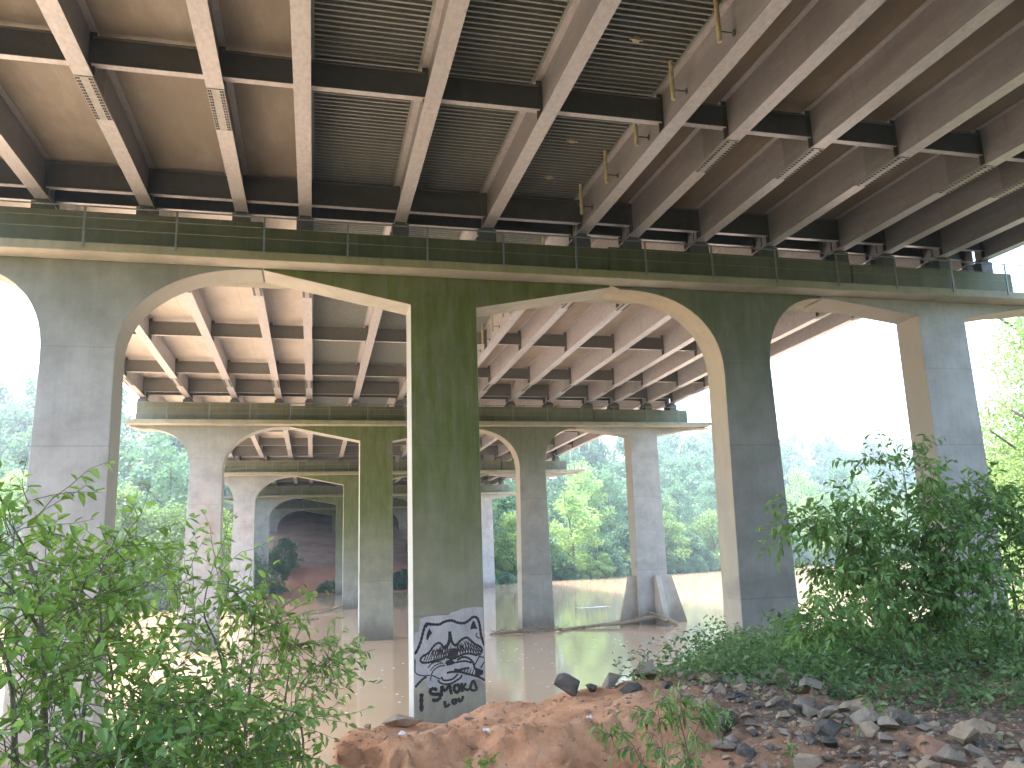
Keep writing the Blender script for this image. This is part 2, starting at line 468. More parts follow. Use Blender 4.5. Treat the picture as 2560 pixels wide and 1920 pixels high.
def make_pier(i):
    y, dz = PIER_Y[i], DZ[i]
    zbot = -8.5
    root = empty('bridge_pier', (0, y, ZW)); tag(root, PIER_LABELS[i], 'bridge pier', 'piers of the girder bridge')
    off = -ZW + dz
    cols = []
    for k, poly in enumerate(bent_polys(zbot - dz)):
        b = MB(); b.prism([(px, pz + off) for px, pz in poly], 0, CD)
        cols.append(b.build('column', M[SEG_NAMES[k]], root, bevel=.035 if i < 2 else 0))
        c = MB(); x0, x1, zt = WALL[k]
        c.box(x0, x1, 0.004, CD - .004, 9.432 + off, zt + off)
        c.build('cap_wall', M['con_wall'], root, bevel=.02 if i < 2 else 0)
    b = MB()
    b.prism([(-12.05, CT + off), (28.9, CT + off), (30.3, CT + .16 + off), (30.3, 9.43 + off), (-12.05, 9.43 + off)], -.8, CD + .8)
    b.build('ledge', M['con_ledge'], root, bevel=.03 if i < 2 else 0)
    for gi, x in enumerate(GX):
        zt = [w[2] for w in WALL if w[0] - .3 <= x <= w[1] + .3][0]
        top = zb(y + CD / 2) - .002
        for yy in (.28, 1.02):
            zc = top - ZW
            b = MB(); b.box(x - .28, x + .28, yy - .22, yy + .22, zt + off + .002, zc - .1)
            b.box(x - .18, x + .18, yy - .16, yy + .16, zc - .098, zc)
            b.build('bearing', M['bearing'], root)
    # railing along the ledge
    def rail(xa, xb, yy, start, step=2.62, ret=None):
        b = MB(); zt = 9.43 + off
        pts = [(xa, yy, zt + 1.14), (xb, yy, zt + 1.14)]
        if ret is not None: pts.append((xb, ret, zt + 1.14))
        b.tube(pts, .026, 8)
        for h in (.42, .78):
            b.tube([(p[0], p[1], zt + h) for p in pts], .009, 5)
        r = b.build('railing', M['rail'], root)
        x = start
        while x < xb + .01:
            if x > xa - .01:
                c = MB(); c.box(x - .03, x + .03, yy - .018, yy + .018, zt - .16, zt + 1.15)
                c.build('post', M['rail'], r)
            x += step
        return r
    rail(-11.95, 30.2, -.825, -12.17 + 2.62 * 0 + .25 if False else -9.55 - 2.4, 2.62, CD + .82) if False else None
    rail(-11.95, 30.15, -.825, -6.93 - 2.62, 2.62, ret=CD + .82)
    rail(20.2, 30.15, CD + .825, 19.45 + 2.62, 2.62)
    if i == 1:     # footing fins round the right hand column
        x0, x1 = 23.4, 25.68
        b = MB(); o = 0 - ZW
        b.prism([(21.45, -8 + o), (x0 - .003, -8 + o), (x0 - .003, -2.55 + o), (22.85, -2.55 + o)], .45, .85)
        b.build('footing_fin', M['con_foot'], root, bevel=.03)
        b = MB(); b.prism([(x1 + .003, -8 + o), (27.9, -8 + o), (26.25, -2.6 + o), (x1 + .003, -2.55 + o)], .45, .85)
        b.build('footing_fin', M['con_foot'], root, bevel=.03)
        for (ys, s_) in ((-.003, -1), (CD + .003, 1)):
            b = MB(); xm = 24.75
            vs = []
            for x in (xm - .22, xm + .22):
                vs += [(x, ys, -8 + o), (x, ys + s_ * 2.5, -8 + o), (x, ys + s_ * .45, -2.55 + o), (x, ys, -2.55 + o)]
            fs = [(0, 1, 2, 3), (7, 6, 5, 4), (0, 4, 5, 1), (1, 5, 6, 2), (2, 6, 7, 3), (3, 7, 4, 0)]
            if s_ > 0: fs = [f[::-1] for f in fs]
            b.add(vs, fs); b.build('footing_fin', M['con_foot'], root, bevel=.03)
    return root, cols
piers = [make_pier(i) for i in range(5)]

# ------------------------------------------------------------------ graffiti on the centre column of the first pier
GM = plain('black_spray_paint', (.012, .011, .014), .5, .2)
def patchmat():
    t = NT('grey_white_cover_paint')
    n1 = t.noise(2.2, 6, .7, t.pos((1, 1, .6))); n2 = t.noise(8, 4, .7, t.pos())
    z = t.xyz()[2]
    c = t.ramp(n1, [(.3, (.30, .31, .33)), (.6, (.44, .45, .47)), (.8, (.52, .53, .56))])
    c = t.mix(t.math('MULTIPLY', t.rng(n2, .55, .8), .3), c, (.24, .24, .24))
    t.principled(c, .7, n2, .2, .004); return t.m
PM = patchmat()
U0, UW = 303.0, 955.0
def gxy(px, py):     # drawing units (pixels of the enlarged picture) -> column face, m
    k = 2.24 / UW
    return (3.09 + (px - U0) * k, -4.97 + (1500 - py) * k * .925)
def stroke_mesh(b, pts, w, yoff):
    """spray line with soft, rounded ends; pts in drawing units"""
    P = [Vector(gxy(*p)) for p in pts]
    # Catmull-Rom
    Q = []
    n = len(P)
    if n > 2:
        for i in range(n - 1):
            p0, p1, p2, p3 = P[max(i - 1, 0)], P[i], P[i + 1], P[min(i + 2, n - 1)]
            for k in range(6):
                t = k / 6
                Q.append(.5 * ((2 * p1) + (-p0 + p2) * t + (2 * p0 - 5 * p1 + 4 * p2 - p3) * t * t + (-p0 + 3 * p1 - 3 * p2 + p3) * t ** 3))
        Q.append(P[-1])
    else: Q = [P[0].lerp(P[1], k / 4) for k in range(5)]
    hw = w * 1.75 * 2.24 / UW / 2
    vs = []; m = len(Q)
    for i, q in enumerate(Q):
        d = (Q[min(i + 1, m - 1)] - Q[max(i - 1, 0)])
        if d.length < 1e-6: d = Vector((1, 0))
        d.normalize(); nrm = Vector((-d.y, d.x))
        ww = hw * (1 + .18 * math.sin(i * 1.7 + q.x * 9)) * (.55 if i in (0, m - 1) else 1)
        for s_ in (-1, 1):
            p = q + nrm * ww * s_
            vs.append((min(max(p.x, 3.10), 5.33), yoff, p.y))
    fs = [(2 * i, 2 * i + 1, 2 * i + 3, 2 * i + 2) for i in range(m - 1)]
    b.add(vs, fs)
def fill_mesh(b, pts, yoff):
    P = [gxy(*p) for p in pts]
    b.add([(x, yoff, z) for x, z in P], [list(range(len(P)))])
centre = piers[0][1][1]
o_ = -ZW
def localise(b): b.v = [(x, y, z + o_) for x, y, z in b.v]; return b
b = MB()
patch = [(303, 1180), (303, 560), (318, 400), (372, 392), (385, 215), (480, 185), (640, 178), (780, 180), (800, 150), (900, 130), (960, 100), (1080, 90),
         (1150, 82), (1200, 92), (1256, 95), (1258, 1175), (1180, 1105), (1110, 1090), (1010, 1180), (900, 1130), (700, 1150), (560, 1250), (480, 1130), (460, 1060), (380, 1080)]
fill_mesh(b, patch, -.003); localise(b).build('cover_paint', PM, centre)
S = []
A = lambda w, *p: S.append((w, p))
A(20, (318, 700), (370, 600), (405, 500), (430, 400), (460, 310), (492, 285), (560, 300), (650, 305), (700, 280), (760, 262), (830, 262), (900, 295), (990, 305), (1060, 268), (1110, 228), (1165, 240), (1195, 310), (1208, 400), (1220, 500), (1250, 600), (1262, 640))
A(10, (470, 340), (500, 300), (540, 320))
A(9, (1165, 450), (1150, 490), (1180, 525), (1205, 530))
A(26, (790, 410), (790, 480), (782, 540), (765, 590), (735, 620), (700, 640))
A(20, (800, 470), (812, 540), (835, 590), (880, 620))
# mouth outline
A(16, (700, 640), (680, 590), (640, 562), (600, 575), (560, 615), (500, 690), (420, 735), (392, 780), (410, 815), (450, 825))
A(16, (450, 825), (520, 820), (600, 800), (680, 790), (740, 760), (790, 790), (850, 790), (930, 755), (1010, 735), (1090, 745), (1150, 765), (1190, 740))
A(18, (880, 610), (920, 560), (980, 520), (1030, 515), (1080, 560), (1130, 610), (1200, 650), (1225, 690), (1215, 740))
# crossing tooth lines
for k in range(11):
    x = 430 + k * 32
    A(8, (x, 815 - k * 3), (x + 50 + (k % 3) * 8, 690 - min(k, 6) * 15))
    if k > 3: A(7, (x + 30, 800), (x - 10, 660 - (k - 4) * 8))
for k in range(8):
    x = 770 + k * 15
    A(7, (x, 780), (x + 40, 640)); A(7, (x + 30, 780), (x - 10, 650))
for k in range(9):
    x = 890 + k * 36
    A(8, (x, 750), (x + 10, 570 - (18 if 2 < k < 6 else -20 - max(0, k - 5) * 22)))
    A(9, (x - 20, 570 - (20 if 2 < k < 5 else -15 - max(0, k - 5) * 22)), (x + 50, 745))
A(8, (320, 760), (318, 860), (320, 930), (350, 975), (430, 1000), (520, 998))
A(9, (490, 900), (530, 850), (600, 820), (680, 830))
A(7, (520, 940), (570, 880), (640, 850), (700, 855))
A(9, (530, 1000), (570, 930), (640, 885), (720, 880))
A(8, (520, 1075), (530, 1020), (545, 990))
A(9, (545, 1000), (610, 1040), (660, 1062))
A(16, (740, 985), (790, 975), (850, 975), (930, 985), (1000, 1010), (1080, 1035), (1180, 1075), (1270, 1130))
A(14, (670, 1030), (690, 1075), (750, 1085), (820, 1070), (870, 1030), (890, 1005))
A(14, (620, 1070), (650, 1110), (720, 1135), (800, 1130), (870, 1095), (930, 1060), (940, 1020))
A(16, (880, 820), (960, 780), (1040, 800), (1090, 850), (1110, 900), (1120, 960))
A(14, (860, 850), (930, 838), (1010, 840), (1080, 870))
A(16, (840, 940), (900, 955), (980, 940), (1050, 935))
A(10, (1110, 920), (1150, 850), (1190, 780), (1210, 740))
A(9, (1180, 790), (1240, 800), (1262, 840), (1240, 890), (1210, 930), (1208, 950))
A(16, (318, 1150), (350, 1110), (400, 1060), (440, 1030), (470, 1015))
for k in range(6): A(8, (930 + k * 38, 1000 + k * 8), (960 + k * 38, 930 + k * 4))
# letters
A(30, (403, 1235), (398, 1340), (400, 1480))
A(26, (610, 1205), (560, 1185), (520, 1200), (525, 1245), (580, 1262), (640, 1270), (640, 1320), (590, 1345), (540, 1330))
A(24, (665, 1300), (668, 1220), (670, 1150)); A(22, (672, 1150), (700, 1215), (720, 1225)); A(22, (720, 1225), (750, 1180), (775, 1130)); A(24, (775, 1130), (785, 1200), (800, 1280))
A(24, (868, 1150), (838, 1180), (842, 1230), (875, 1258), (905, 1225), (900, 1170), (868, 1150))
A(24, (938, 1130), (942, 1200), (945, 1260)); A(20, (1000, 1140), (965, 1190), (948, 1200)); A(20, (950, 1200), (990, 1225), (1035, 1240))
A(20, (1040, 1240), (1065, 1180), (1085, 1125), (1110, 1130), (1130, 1190), (1150, 1235)); A(18, (1040, 1205), (1090, 1250), (1150, 1235))
A(24, (705, 1360), (712, 1410), (725, 1455)); A(20, (725, 1440), (755, 1425), (775, 1405))
A(22, (835, 1345), (810, 1370), (822, 1405), (852, 1400), (860, 1365), (835, 1345))
A(22, (895, 1330), (900, 1370), (925, 1390)); A(20, (925, 1390), (945, 1350), (955, 1310))
b = MB()
for k, (w, p) in enumerate(S): stroke_mesh(b, p, w, -.0045 - .00004 * k)
for pts in ([(515, 350), (550, 420), (520, 455), (490, 515), (470, 500), (475, 440), (490, 400)],
            [(1110, 275), (1135, 290), (1150, 350), (1175, 398), (1120, 392), (1070, 402), (1080, 350)],
            [(612, 650), (690, 655), (680, 695), (615, 690)], [(915, 610), (975, 625), (970, 665), (920, 650)],
            [(735, 815), (800, 800), (870, 850), (830, 870), (750, 888), (720, 850)],
            [(1120, 930), (1190, 960), (1240, 985), (1235, 1030), (1180, 1060), (1130, 1035), (1125, 980)]):
    fill_mesh(b, pts, -.0085)
localise(b).build('graffiti_drawing', GM, centre)
# ghost scuffs and a drip of whitewash on other columns are left to the materials

# ------------------------------------------------------------------ ground, water
def sm(a, b, x):
    t = np.clip((x - a) / (b - a), 0, 1); return t * t * (3 - 2 * t)
CX = [-200, -40, -12, -4, -.6, .2, 1.0, 2.2, 4.0, 5.2, 6.5, 8.5, 12, 16, 25, 40, 80, 300]
CY = [10, 9, 7.5, 7.2, 7.3, 7.7, 8.8, 9.4, 9.8, 11.0, 13, 16, 22, 28, 31.5, 36, 44, 90]
FX = [-400, -60, -14, -6.5, 1.6, 12, 29, 53, 75, 150, 500]
FY = [60, 92, 103, 109, 117.5, 119.5, 131, 134, 142, 165, 260]
def fbm(X, Y, s, oct=4, seed=0.0):
    out = np.zeros(X.shape); fl = out.ravel(); a = 1.0
    xs, ys = X.ravel(), Y.ravel()
    for i in range(len(xs)):
        fl[i] = noise.fractal((xs[i] * s, ys[i] * s, seed), .6, 2.1, oct, noise_basis='PERLIN_ORIGINAL')
    return fl.reshape(X.shape)
def ground_base(X, Y):
    yc = np.interp(X, CX, CY); yf = np.interp(X, FX, FY)
    # near bank
    P = -1.62 - .115 * np.maximum(0, Y - 9) - .02 * np.maximum(0, X - 6) + 0 * X
    P = np.where(X < .2, P - .10 * sm(1.5, .9, X) - .50 * sm(.9, -.3, X) - .25 * sm(-.5, -4, X), P)
    # scarp facing the camera across the middle: a lower washed-out floor in front of a clay shelf
    ysc = 6.95 + .16 * np.sin(X * 2.3) + .1 * np.sin(X * 5.1 + 1)
    scarp = sm(ysc + .28, ysc - .12, Y) * sm(-.1, .7, X) * sm(4.6, 3.0, X)
    P = P - .30 * scarp
    P = P - .12 * np.exp(-((X - 1.9) ** 2 / 1.0 + (Y - 8.6) ** 2 / 1.2)) - .03 * np.exp(-((X - 1.9) ** 2 / 1.6 + (Y - 8.5) ** 2 / .9))
    P = np.maximum(P, -3.9) + 12.2 * sm(-1.5, -16, Y)  # last term: unseen embankment behind the camera, added to block light
    P = P + 10 * sm(-16, -30, X) * sm(16, 3, Y) + 10 * sm(31, 46, X) * sm(24, 8, Y)  # unseen hills on both sides, added to keep light off the near span
    near = P - 0.95 * np.maximum(0, Y - yc) ** 1.0
    near = np.maximum(near, -8.2)
    # far bank
    d = Y - yf
    hill = -7.6 + np.clip(d + 2.2, 0, 3.2) * .62 + 26 * sm(2, 120, d) + .02 * np.maximum(0, d - 60)
    cor = sm(-24, -12, X) * sm(27, 17, X)
    clay = -6.2 + .395 * np.maximum(0, Y - 118.5)
    clay = np.minimum(clay, 9.0)
    far = np.where(d > -2.2, hill * (1 - cor) + np.where(cor > 0, clay, 0) * cor, -8.2)
    return np.maximum(near, np.where(d > -2.2, np.maximum(far, -8.2), -8.2))
def axis(parts):
    out = []
    for a, b_, st in parts: out += list(np.arange(a, b_, st))
    out.append(parts[-1][1]); return np.array(out)
gx = axis([(-390, -200, 38), (-200, -40, 10), (-40, -10, 2), (-10, -3, .4), (-3, 9, .07), (9, 20, .4), (20, 60, 2), (60, 240, 9), (240, 490, 50)])
gy = axis([(-115, -40, 15), (-40, -6, 4), (-6, 4, .5), (4, 11, .06), (11, 18, .25), (18, 40, 1), (40, 100, 6), (100, 160, 1.5), (160, 280, 8), (280, 415, 27)])
X, Y = np.meshgrid(gx, gy)
Z = ground_base(X, Y)
n_big = fbm(X, Y, .35, 3, 3.1); n_med = fbm(X, Y, 1.6, 4, 7.7); n_fine = fbm(X, Y, 7.0, 3, 1.3)
nearw = sm(22, 12, np.abs(Y - 6)) * sm(30, 14, np.abs(X - 3))
ysc = 6.95 + .16 * np.sin(X * 2.3) + .1 * np.sin(X * 5.1 + 1)
face = np.exp(-((Y - ysc) / .35) ** 2) * sm(-.1, .7, X) * sm(4.6, 3.0, X)
Z = Z + n_big * .10 * nearw + nearw * (n_med * .06 + n_fine * .026) + face * (np.abs(n_fine) * .24 - np.abs(n_med) * .22 + .03)
Z = Z + (1 - nearw) * np.where(Y > 100, n_big * .35, 0)
ny, nx = X.shape
V = np.stack([X.ravel(), Y.ravel(), Z.ravel()], 1)
ii = np.arange(nx - 1)[None, :] + nx * np.arange(ny - 1)[:, None]
F = np.stack([ii, ii + 1, ii + 1 + nx, ii + nx], -1).reshape(-1, 4)
def groundmat():
    t = NT('red_clay_and_leaf_litter')
    P = t.xyz()
    n1 = t.noise(1.3, 7, .7, t.pos()); n2 = t.noise(16, 6, .75, t.pos()); n3 = t.noise(.35, 4, .6, t.pos())
    c = t.ramp(n1, [(.28, (.38, .165, .075)), (.5, (.60, .295, .15)), (.72, (.70, .42, .25))])
    c = t.mix(t.math('MULTIPLY', t.rng(n2, .48, .7), .5), c, (.34, .17, .10))
    # darker humus where plants grow, right hand side, and river silt by the water
    hum = t.math('MULTIPLY', t.rng(P[0], 2.8, 4.2), t.rng(t.noise(1.1, 5, .7, t.pos()), .35, .55, .5, 1))
    c = t.mix(hum, c, t.mix(t.rng(n2, .4, .65), (.09, .07, .05), (.24, .175, .12)))
    lf = t.math('MULTIPLY', t.rng(P[0], .2, -1.5), .8)
    c = t.mix(lf, c, (.09, .07, .04))
    back = t.rng(P[1], 4.6, 3.2)
    c = t.mix(back, c, (.06, .06, .03))
    farg = t.rng(t.math('ABSOLUTE', t.math('SUBTRACT', P[0], 4)), 14, 18)
    farm = t.math('MULTIPLY', t.rng(P[1], 40, 60), farg)
    c = t.mix(farm, c, (.06, .085, .03))
    clayw = t.math('MULTIPLY', t.rng(P[1], 100, 112), t.math('SUBTRACT', 1.0, farg))
    cl = t.ramp(t.noise(.5, 6, .7, t.pos((.5, 1, 1.5))), [(.35, (.24, .17, .14)), (.6, (.42, .27, .21))])
    cl = t.mix(t.rng(P[2], -1.8, -3.2), cl, (.55, .27, .18))
    c = t.mix(clayw, c, cl)
    t.principled(c, .95, t.math('ADD', n1, t.math('MULTIPLY', n2, .6)), .7, .05, spec=.2)
    return t.m
gm = np_mesh('ground', V, F, [groundmat()], smooth=True)
tag(link_mesh('ground', gm), kind='structure')
def gz(x, y):
    a = np.array([[float(x)]]); b_ = np.array([[float(y)]])
    ix = np.searchsorted(gx, x) - 1; iy = np.searchsorted(gy, y) - 1
    fx = (x - gx[ix]) / (gx[ix + 1] - gx[ix]); fy = (y - gy[iy]) / (gy[iy + 1] - gy[iy])
    return float((Z[iy, ix] * (1 - fx) + Z[iy, ix + 1] * fx) * (1 - fy) + (Z[iy + 1, ix] * (1 - fx) + Z[iy + 1, ix + 1] * fx) * fy)

def watermat():
    t = NT('muddy_river_water')
    n1 = t.noise(.12, 4, .6, t.pos((1, .6, 1)))
    c = t.ramp(n1, [(.3, (.56, .375, .22)), (.7, (.64, .445, .28))])
    w1 = t.noise(1.3, 4, .55, t.pos((.7, 2.2, 1))); w2 = t.noise(.25, 3, .5, t.pos((.6, 1.6, 1)))
    w3 = t.noise(5.0, 3, .6, t.pos((.5, 1.8, 1)))
    h = t.math('ADD', t.math('ADD', w1, t.math('MULTIPLY', w2, 2.0)), t.math('MULTIPLY', w3, .35))
    p = t.principled(c, .035, h, .06, .03, spec=.5)
    p.inputs['IOR'].default_value = 1.45
    return t.m
b = MB()
b.add([(-389, 6, ZW), (489, 6, ZW), (489, 300, ZW), (-389, 300, ZW)], [(0, 1, 2, 3)])
tag(b.build('river_water', watermat()), kind='structure')

# ------------------------------------------------------------------ leaves and branching plants
def leaves_to_mesh(name, P, D, N, Ls, Ws, tone, mat, fold=.25):
    """P base, D direction, N normal (all n,3), sizes; folded pointed-oval leaves"""
    n = len(P)
    D = D / np.linalg.norm(D, axis=1, keepdims=True)
    S_ = np.cross(D, N); S_ /= (np.linalg.norm(S_, axis=1, keepdims=True) + 1e-9)
    N = np.cross(S_, D)
    Lc, Wc = Ls[:, None], Ws[:, None]
    b0 = P; tip = P + D * Lc - N * Lc * .12
    r1 = P + D * Lc * .33 + S_ * Wc * .5 + N * Wc * fold; l1 = P + D * Lc * .33 - S_ * Wc * .5 + N * Wc * fold
    r2 = P + D * Lc * .70 + S_ * Wc * .36 + N * Wc * fold * .4; l2 = P + D * Lc * .70 - S_ * Wc * .36 + N * Wc * fold * .4
    V = np.stack([b0, r1, r2, tip, l2, l1], 1).reshape(-1, 3)
    k = np.arange(n)[:, None] * 6
    F = np.concatenate([k + np.array([[0, 1, 2, 3]]), k + np.array([[0, 3, 4, 5]])], 0)
    return np_mesh(name, V, F, [mat], np.repeat(tone, 6))

def rvec(n=1):
    v = rng.normal(size=(n, 3)); return v / np.linalg.norm(v, axis=1, keepdims=True)

def grow(root, stems, leafmat_, barkmat_, leaf_l=.085, leaf_w=.45, step=.034, droop=.35, seed=1, density=1.0, twig=.45, side_len=.9, up=.25, crown_lo=.25):
    """stems: list of lists of points (local). returns crown + stem objects"""
    r = np.random.default_rng(seed)
    wood = MB(); LP = []; LD = []; LN = []; LS = []; LT = []
    def walk(p, d, length, rad, nseg, jitter, bend):
        pts = [p.copy()]; rads = [rad]
        for i in range(nseg):
            d = d + r.normal(size=3) * jitter; d[2] += bend; d = d / np.linalg.norm(d)
            p = p + d * length / nseg; pts.append(p.copy()); rads.append(rad * (1 - .75 * (i + 1) / nseg))
        return pts, rads
    def put_leaves(pts, base_t):
        tot = 0
        for i in range(len(pts) - 1):
            a, b_ = pts[i], pts[i + 1]; L = np.linalg.norm(b_ - a); d = (b_ - a) / (L + 1e-9)
            n = max(1, int(L / step * density))
            for k in range(n):
                q = a + (b_ - a) * (k + r.random()) / n
                side = np.cross(d, r.normal(size=3)); side /= np.linalg.norm(side) + 1e-9
                ld = d * .5 + side * .8; ld[2] -= droop * r.uniform(.3, 1.5)
                nn = np.array([0, 0, 1.0]) + r.normal(size=3) * .55
                LP.append(q); LD.append(ld); LN.append(nn)
                LS.append(leaf_l * r.uniform(.55, 1.25)); LT.append(np.clip(base_t + r.normal() * .2, 0, 1))
    for st in stems:
        pts0 = [np.array(p, float) for p in st[0]]; rad = st[1]; reach = st[2]
        # smooth stem
        Q = []
        for i in range(len(pts0) - 1):
            p0, p1, p2, p3 = pts0[max(i - 1, 0)], pts0[i], pts0[i + 1], pts0[min(i + 2, len(pts0) - 1)]
            for k in range(5):
                t = k / 5; Q.append(.5 * ((2 * p1) + (-p0 + p2) * t + (2 * p0 - 5 * p1 + 4 * p2 - p3) * t * t + (-p0 + 3 * p1 - 3 * p2 + p3) * t ** 3))
        Q.append(pts0[-1])
        n = len(Q); rr = [rad * (1 - .8 * i / (n - 1)) for i in range(n)]
        wood.tube(Q, rr, 7, cap=False)
        tot = sum(np.linalg.norm(Q[i + 1] - Q[i]) for i in range(n - 1))
        nb = int(tot * 13 * density)
        for k in range(nb):
            t = crown_lo + (1 - crown_lo) * (k + r.random()) / nb
            f = t * (n - 1); i = min(int(f), n - 2); p = Q[i] + (Q[i + 1] - Q[i]) * (f - i)
            d = (Q[i + 1] - Q[i]); d = d / np.linalg.norm(d)
            a = r.uniform(0, 2 * math.pi); side = np.array([math.cos(a), math.sin(a), up * r.uniform(0, 2)])
            dd = d * .45 + side
            L = reach * (1.05 - .6 * abs(t - .45) - .25 * t) * r.uniform(.45, 1.15)
            bp, br = walk(p, dd / np.linalg.norm(dd), L, rad * .33 * (1 - .6 * t), 6, .14, -.03)
            wood.tube(bp, br, 5, cap=False)
            bt = r.uniform(.25, .75)
            put_leaves(bp[3:], bt)
            for j in range(max(3, int(L * 15))):
                ii_ = r.integers(2, 6); q = bp[ii_]; d2 = bp[ii_] - bp[ii_ - 1]; d2 /= np.linalg.norm(d2) + 1e-9
                s2 = d2 * .5 + r.normal(size=3) * .6; s2 /= np.linalg.norm(s2)
                tp, tr_ = walk(q, s2, twig * r.uniform(.5, 1.2), .004, 4, .2, -.05)
                wood.tube(tp, [.0035, .003, .0025, .002, .0015], 3, cap=False)
                put_leaves(tp[1:], np.clip(bt + r.normal() * .12, 0, 1))
    ow = wood.build('stem', barkmat_, root, smooth=True)
    LSa = np.array(LS)
    me = leaves_to_mesh('foliage', np.array(LP), np.array(LD), np.array(LN), LSa, LSa * leaf_w, np.array(LT), leafmat_)
    ol = link_mesh('foliage', me, root)
    return ow, ol, len(LP)

# pixel -> world for placing things on known depth planes (camera solved beforehand)
F_PX = 1723.0039
yaw, pit, rol = R(14.0774), R(11.4189), R(-1.8494)
fw = np.array([math.sin(yaw) * math.cos(pit), math.cos(yaw) * math.cos(pit), math.sin(pit)])
rt = np.array([math.cos(yaw), -math.sin(yaw), 0]); upv = np.cross(rt, fw)
RR = math.cos(rol) * rt + math.sin(rol) * upv; UU = -math.sin(rol) * rt + math.cos(rol) * upv
def aty(x, y, Yd):
    d = fw + RR * (x - 1106) / F_PX - UU * (y - 829.5) / F_PX
    return d * Yd / d[1]

# left bank saplings
nleaf = 0
def bush(name, label, cat, stems_px, mat, bark, group=None, **kw):
    """stems_px: list of (list of (px,py,Ydepth), radius, reach)"""
    global nleaf
    base = aty(*stems_px[0][0][0])
    root = empty(name, tuple(base)); tag(root, label, cat, group)
    st = [([aty(*q) - base for q in s[0]], s[1], s[2]) for s in stems_px]
    _, _, n = grow(root, st, mat, bark, **kw); nleaf += n
    return root
bush('sapling', 'tall bright green sapling leaning in at the left edge of the photo', 'sapling',
     [([(100, 1700, 5.0), (95, 1500, 5.0), (92, 1380, 5.1), (80, 1270, 5.2), (50, 1180, 5.3), (15, 1120, 5.4)], .020, .60),
      ([(98, 1380, 5.0), (40, 1290, 4.9), (-20, 1230, 4.8)], .012, .5),
      ([(30, 1660, 4.6), (20, 1450, 4.6), (-40, 1290, 4.8)], .014, .5)], M['leaf_bright'], M['bark_green'], seed=11, leaf_l=.088, density=.85)
bush('sapling', 'thin stemmed green sapling in front of the leftmost near column', 'sapling',
     [([(160, 1700, 5.6), (190, 1480, 5.6), (218, 1360, 5.7), (215, 1270, 5.8), (245, 1180, 5.9)], .014, .55),
      ([(255, 1640, 6.0), (240, 1440, 6.0), (225, 1350, 6.0), (295, 1230, 6.1)], .012, .45)], M['leaf_bright'], M['bark_green'], seed=12, leaf_l=.085, density=.85)
bush('sapling', 'open branching sapling reaching across the water gap left of the graffiti', 'sapling',
     [([(490, 1720, 6.2), (500, 1540, 6.3), (470, 1400, 6.4), (440, 1320, 6.5), (460, 1225, 6.6)], .014, .48),
      ([(520, 1660, 6.3), (540, 1480, 6.4), (550, 1360, 6.5), (555, 1275, 6.5)], .012, .42),
      ([(400, 1700, 6.2), (380, 1500, 6.3), (355, 1400, 6.4)], .012, .42)], M['leaf_bright'], M['bark_green'], seed=13, leaf_l=.085, density=.75, droop=.45)
bush('shrub', 'small shrub with drooping dark leaves at the right tip of the left thicket', 'shrub',
     [([(600, 1750, 6.4), (610, 1600, 6.5), (620, 1480, 6.6), (640, 1390, 6.6)], .012, .42),
      ([(650, 1720, 6.4), (655, 1600, 6.5), (640, 1500, 6.6), (700, 1425, 6.7), (735, 1425, 6.7)], .010, .22)], M['leaf_deep'], M['bark_green'], seed=14, leaf_l=.075, density=.8, droop=.6)
for k, (px, top, yd, rch, sd) in enumerate([(30, 1480, 4.3, .5, 21), (170, 1500, 4.6, .55, 22), (330, 1480, 5.0, .55, 23), (450, 1520, 5.4, .5, 24), (560, 1560, 5.6, .4, 25), (250, 1590, 4.2, .45, 26), (420, 1600, 4.7, .4, 27)]):
    words_ = ['far left corner', 'foot of the leaning sapling', 'foot of the thin stemmed sapling', 'foot of the branching sapling', 'edge of the bare clay path', 'bottom edge of the photo, left one', 'bottom edge of the photo, right one']
    bush('shrub', 'low dense shrub in the undergrowth at the ' + words_[k], 'shrub',
         [([(px, 1800, yd), (px + 10, 1700, yd), (px, top, yd + .1)], .010, rch), ([(px + 50, 1800, yd), (px + 70, 1650, yd), (px + 80, top + 60, yd)], .009, rch)],
         M['leaf_deep'] if k % 2 else M['leaf_bright'], M['bark_green'], group='undergrowth shrubs on the left bank', seed=sd, leaf_l=.075, density=1.1, crown_lo=.05)
# right bank
bush('shrub', 'large dark green shrub with drooping leaves on the right bank', 'shrub',
     [([(1965, 1520, 8.6), (1950, 1400, 8.7), (1935, 1260, 8.8), (1960, 1120, 8.9), (1950, 1000, 9.0)], .022, 1.05),
      ([(1975, 1500, 8.6), (1975, 1380, 8.6), (2020, 1240, 8.6), (2080, 1130, 8.7), (2120, 1060, 8.7)], .018, .9),
      ([(1950, 1400, 8.7), (1880, 1260, 8.9), (1800, 1150, 9.1), (1730, 1150, 9.2)], .013, .7),
      ([(1955, 1440, 8.6), (1850, 1400, 8.5), (1760, 1340, 8.5)], .012, .75), ([(1955, 1460, 8.7), (1880, 1330, 8.8), (1860, 1200, 8.9), (1880, 1080, 9.0)], .014, .8), ([(1960, 1470, 8.6), (2040, 1350, 8.5), (2100, 1240, 8.5)], .012, .8)], M['leaf_deep'], M['bark_green'], seed=31, leaf_l=.115, leaf_w=.40, density=.86, droop=.75, side_len=1)
bush('shrub', 'dark leafy shrub at the right edge of the photo in front of the pale column', 'shrub',
     [([(2190, 1500, 8.2), (2200, 1350, 8.3), (2180, 1200, 8.4), (2190, 1090, 8.5)], .018, .95),
      ([(2260, 1500, 8.2), (2280, 1300, 8.3), (2260, 1120, 8.4)], .018, .9)], M['leaf_deep'], M['bark_green'], seed=32, leaf_l=.11, leaf_w=.4, density=.8, droop=.7)
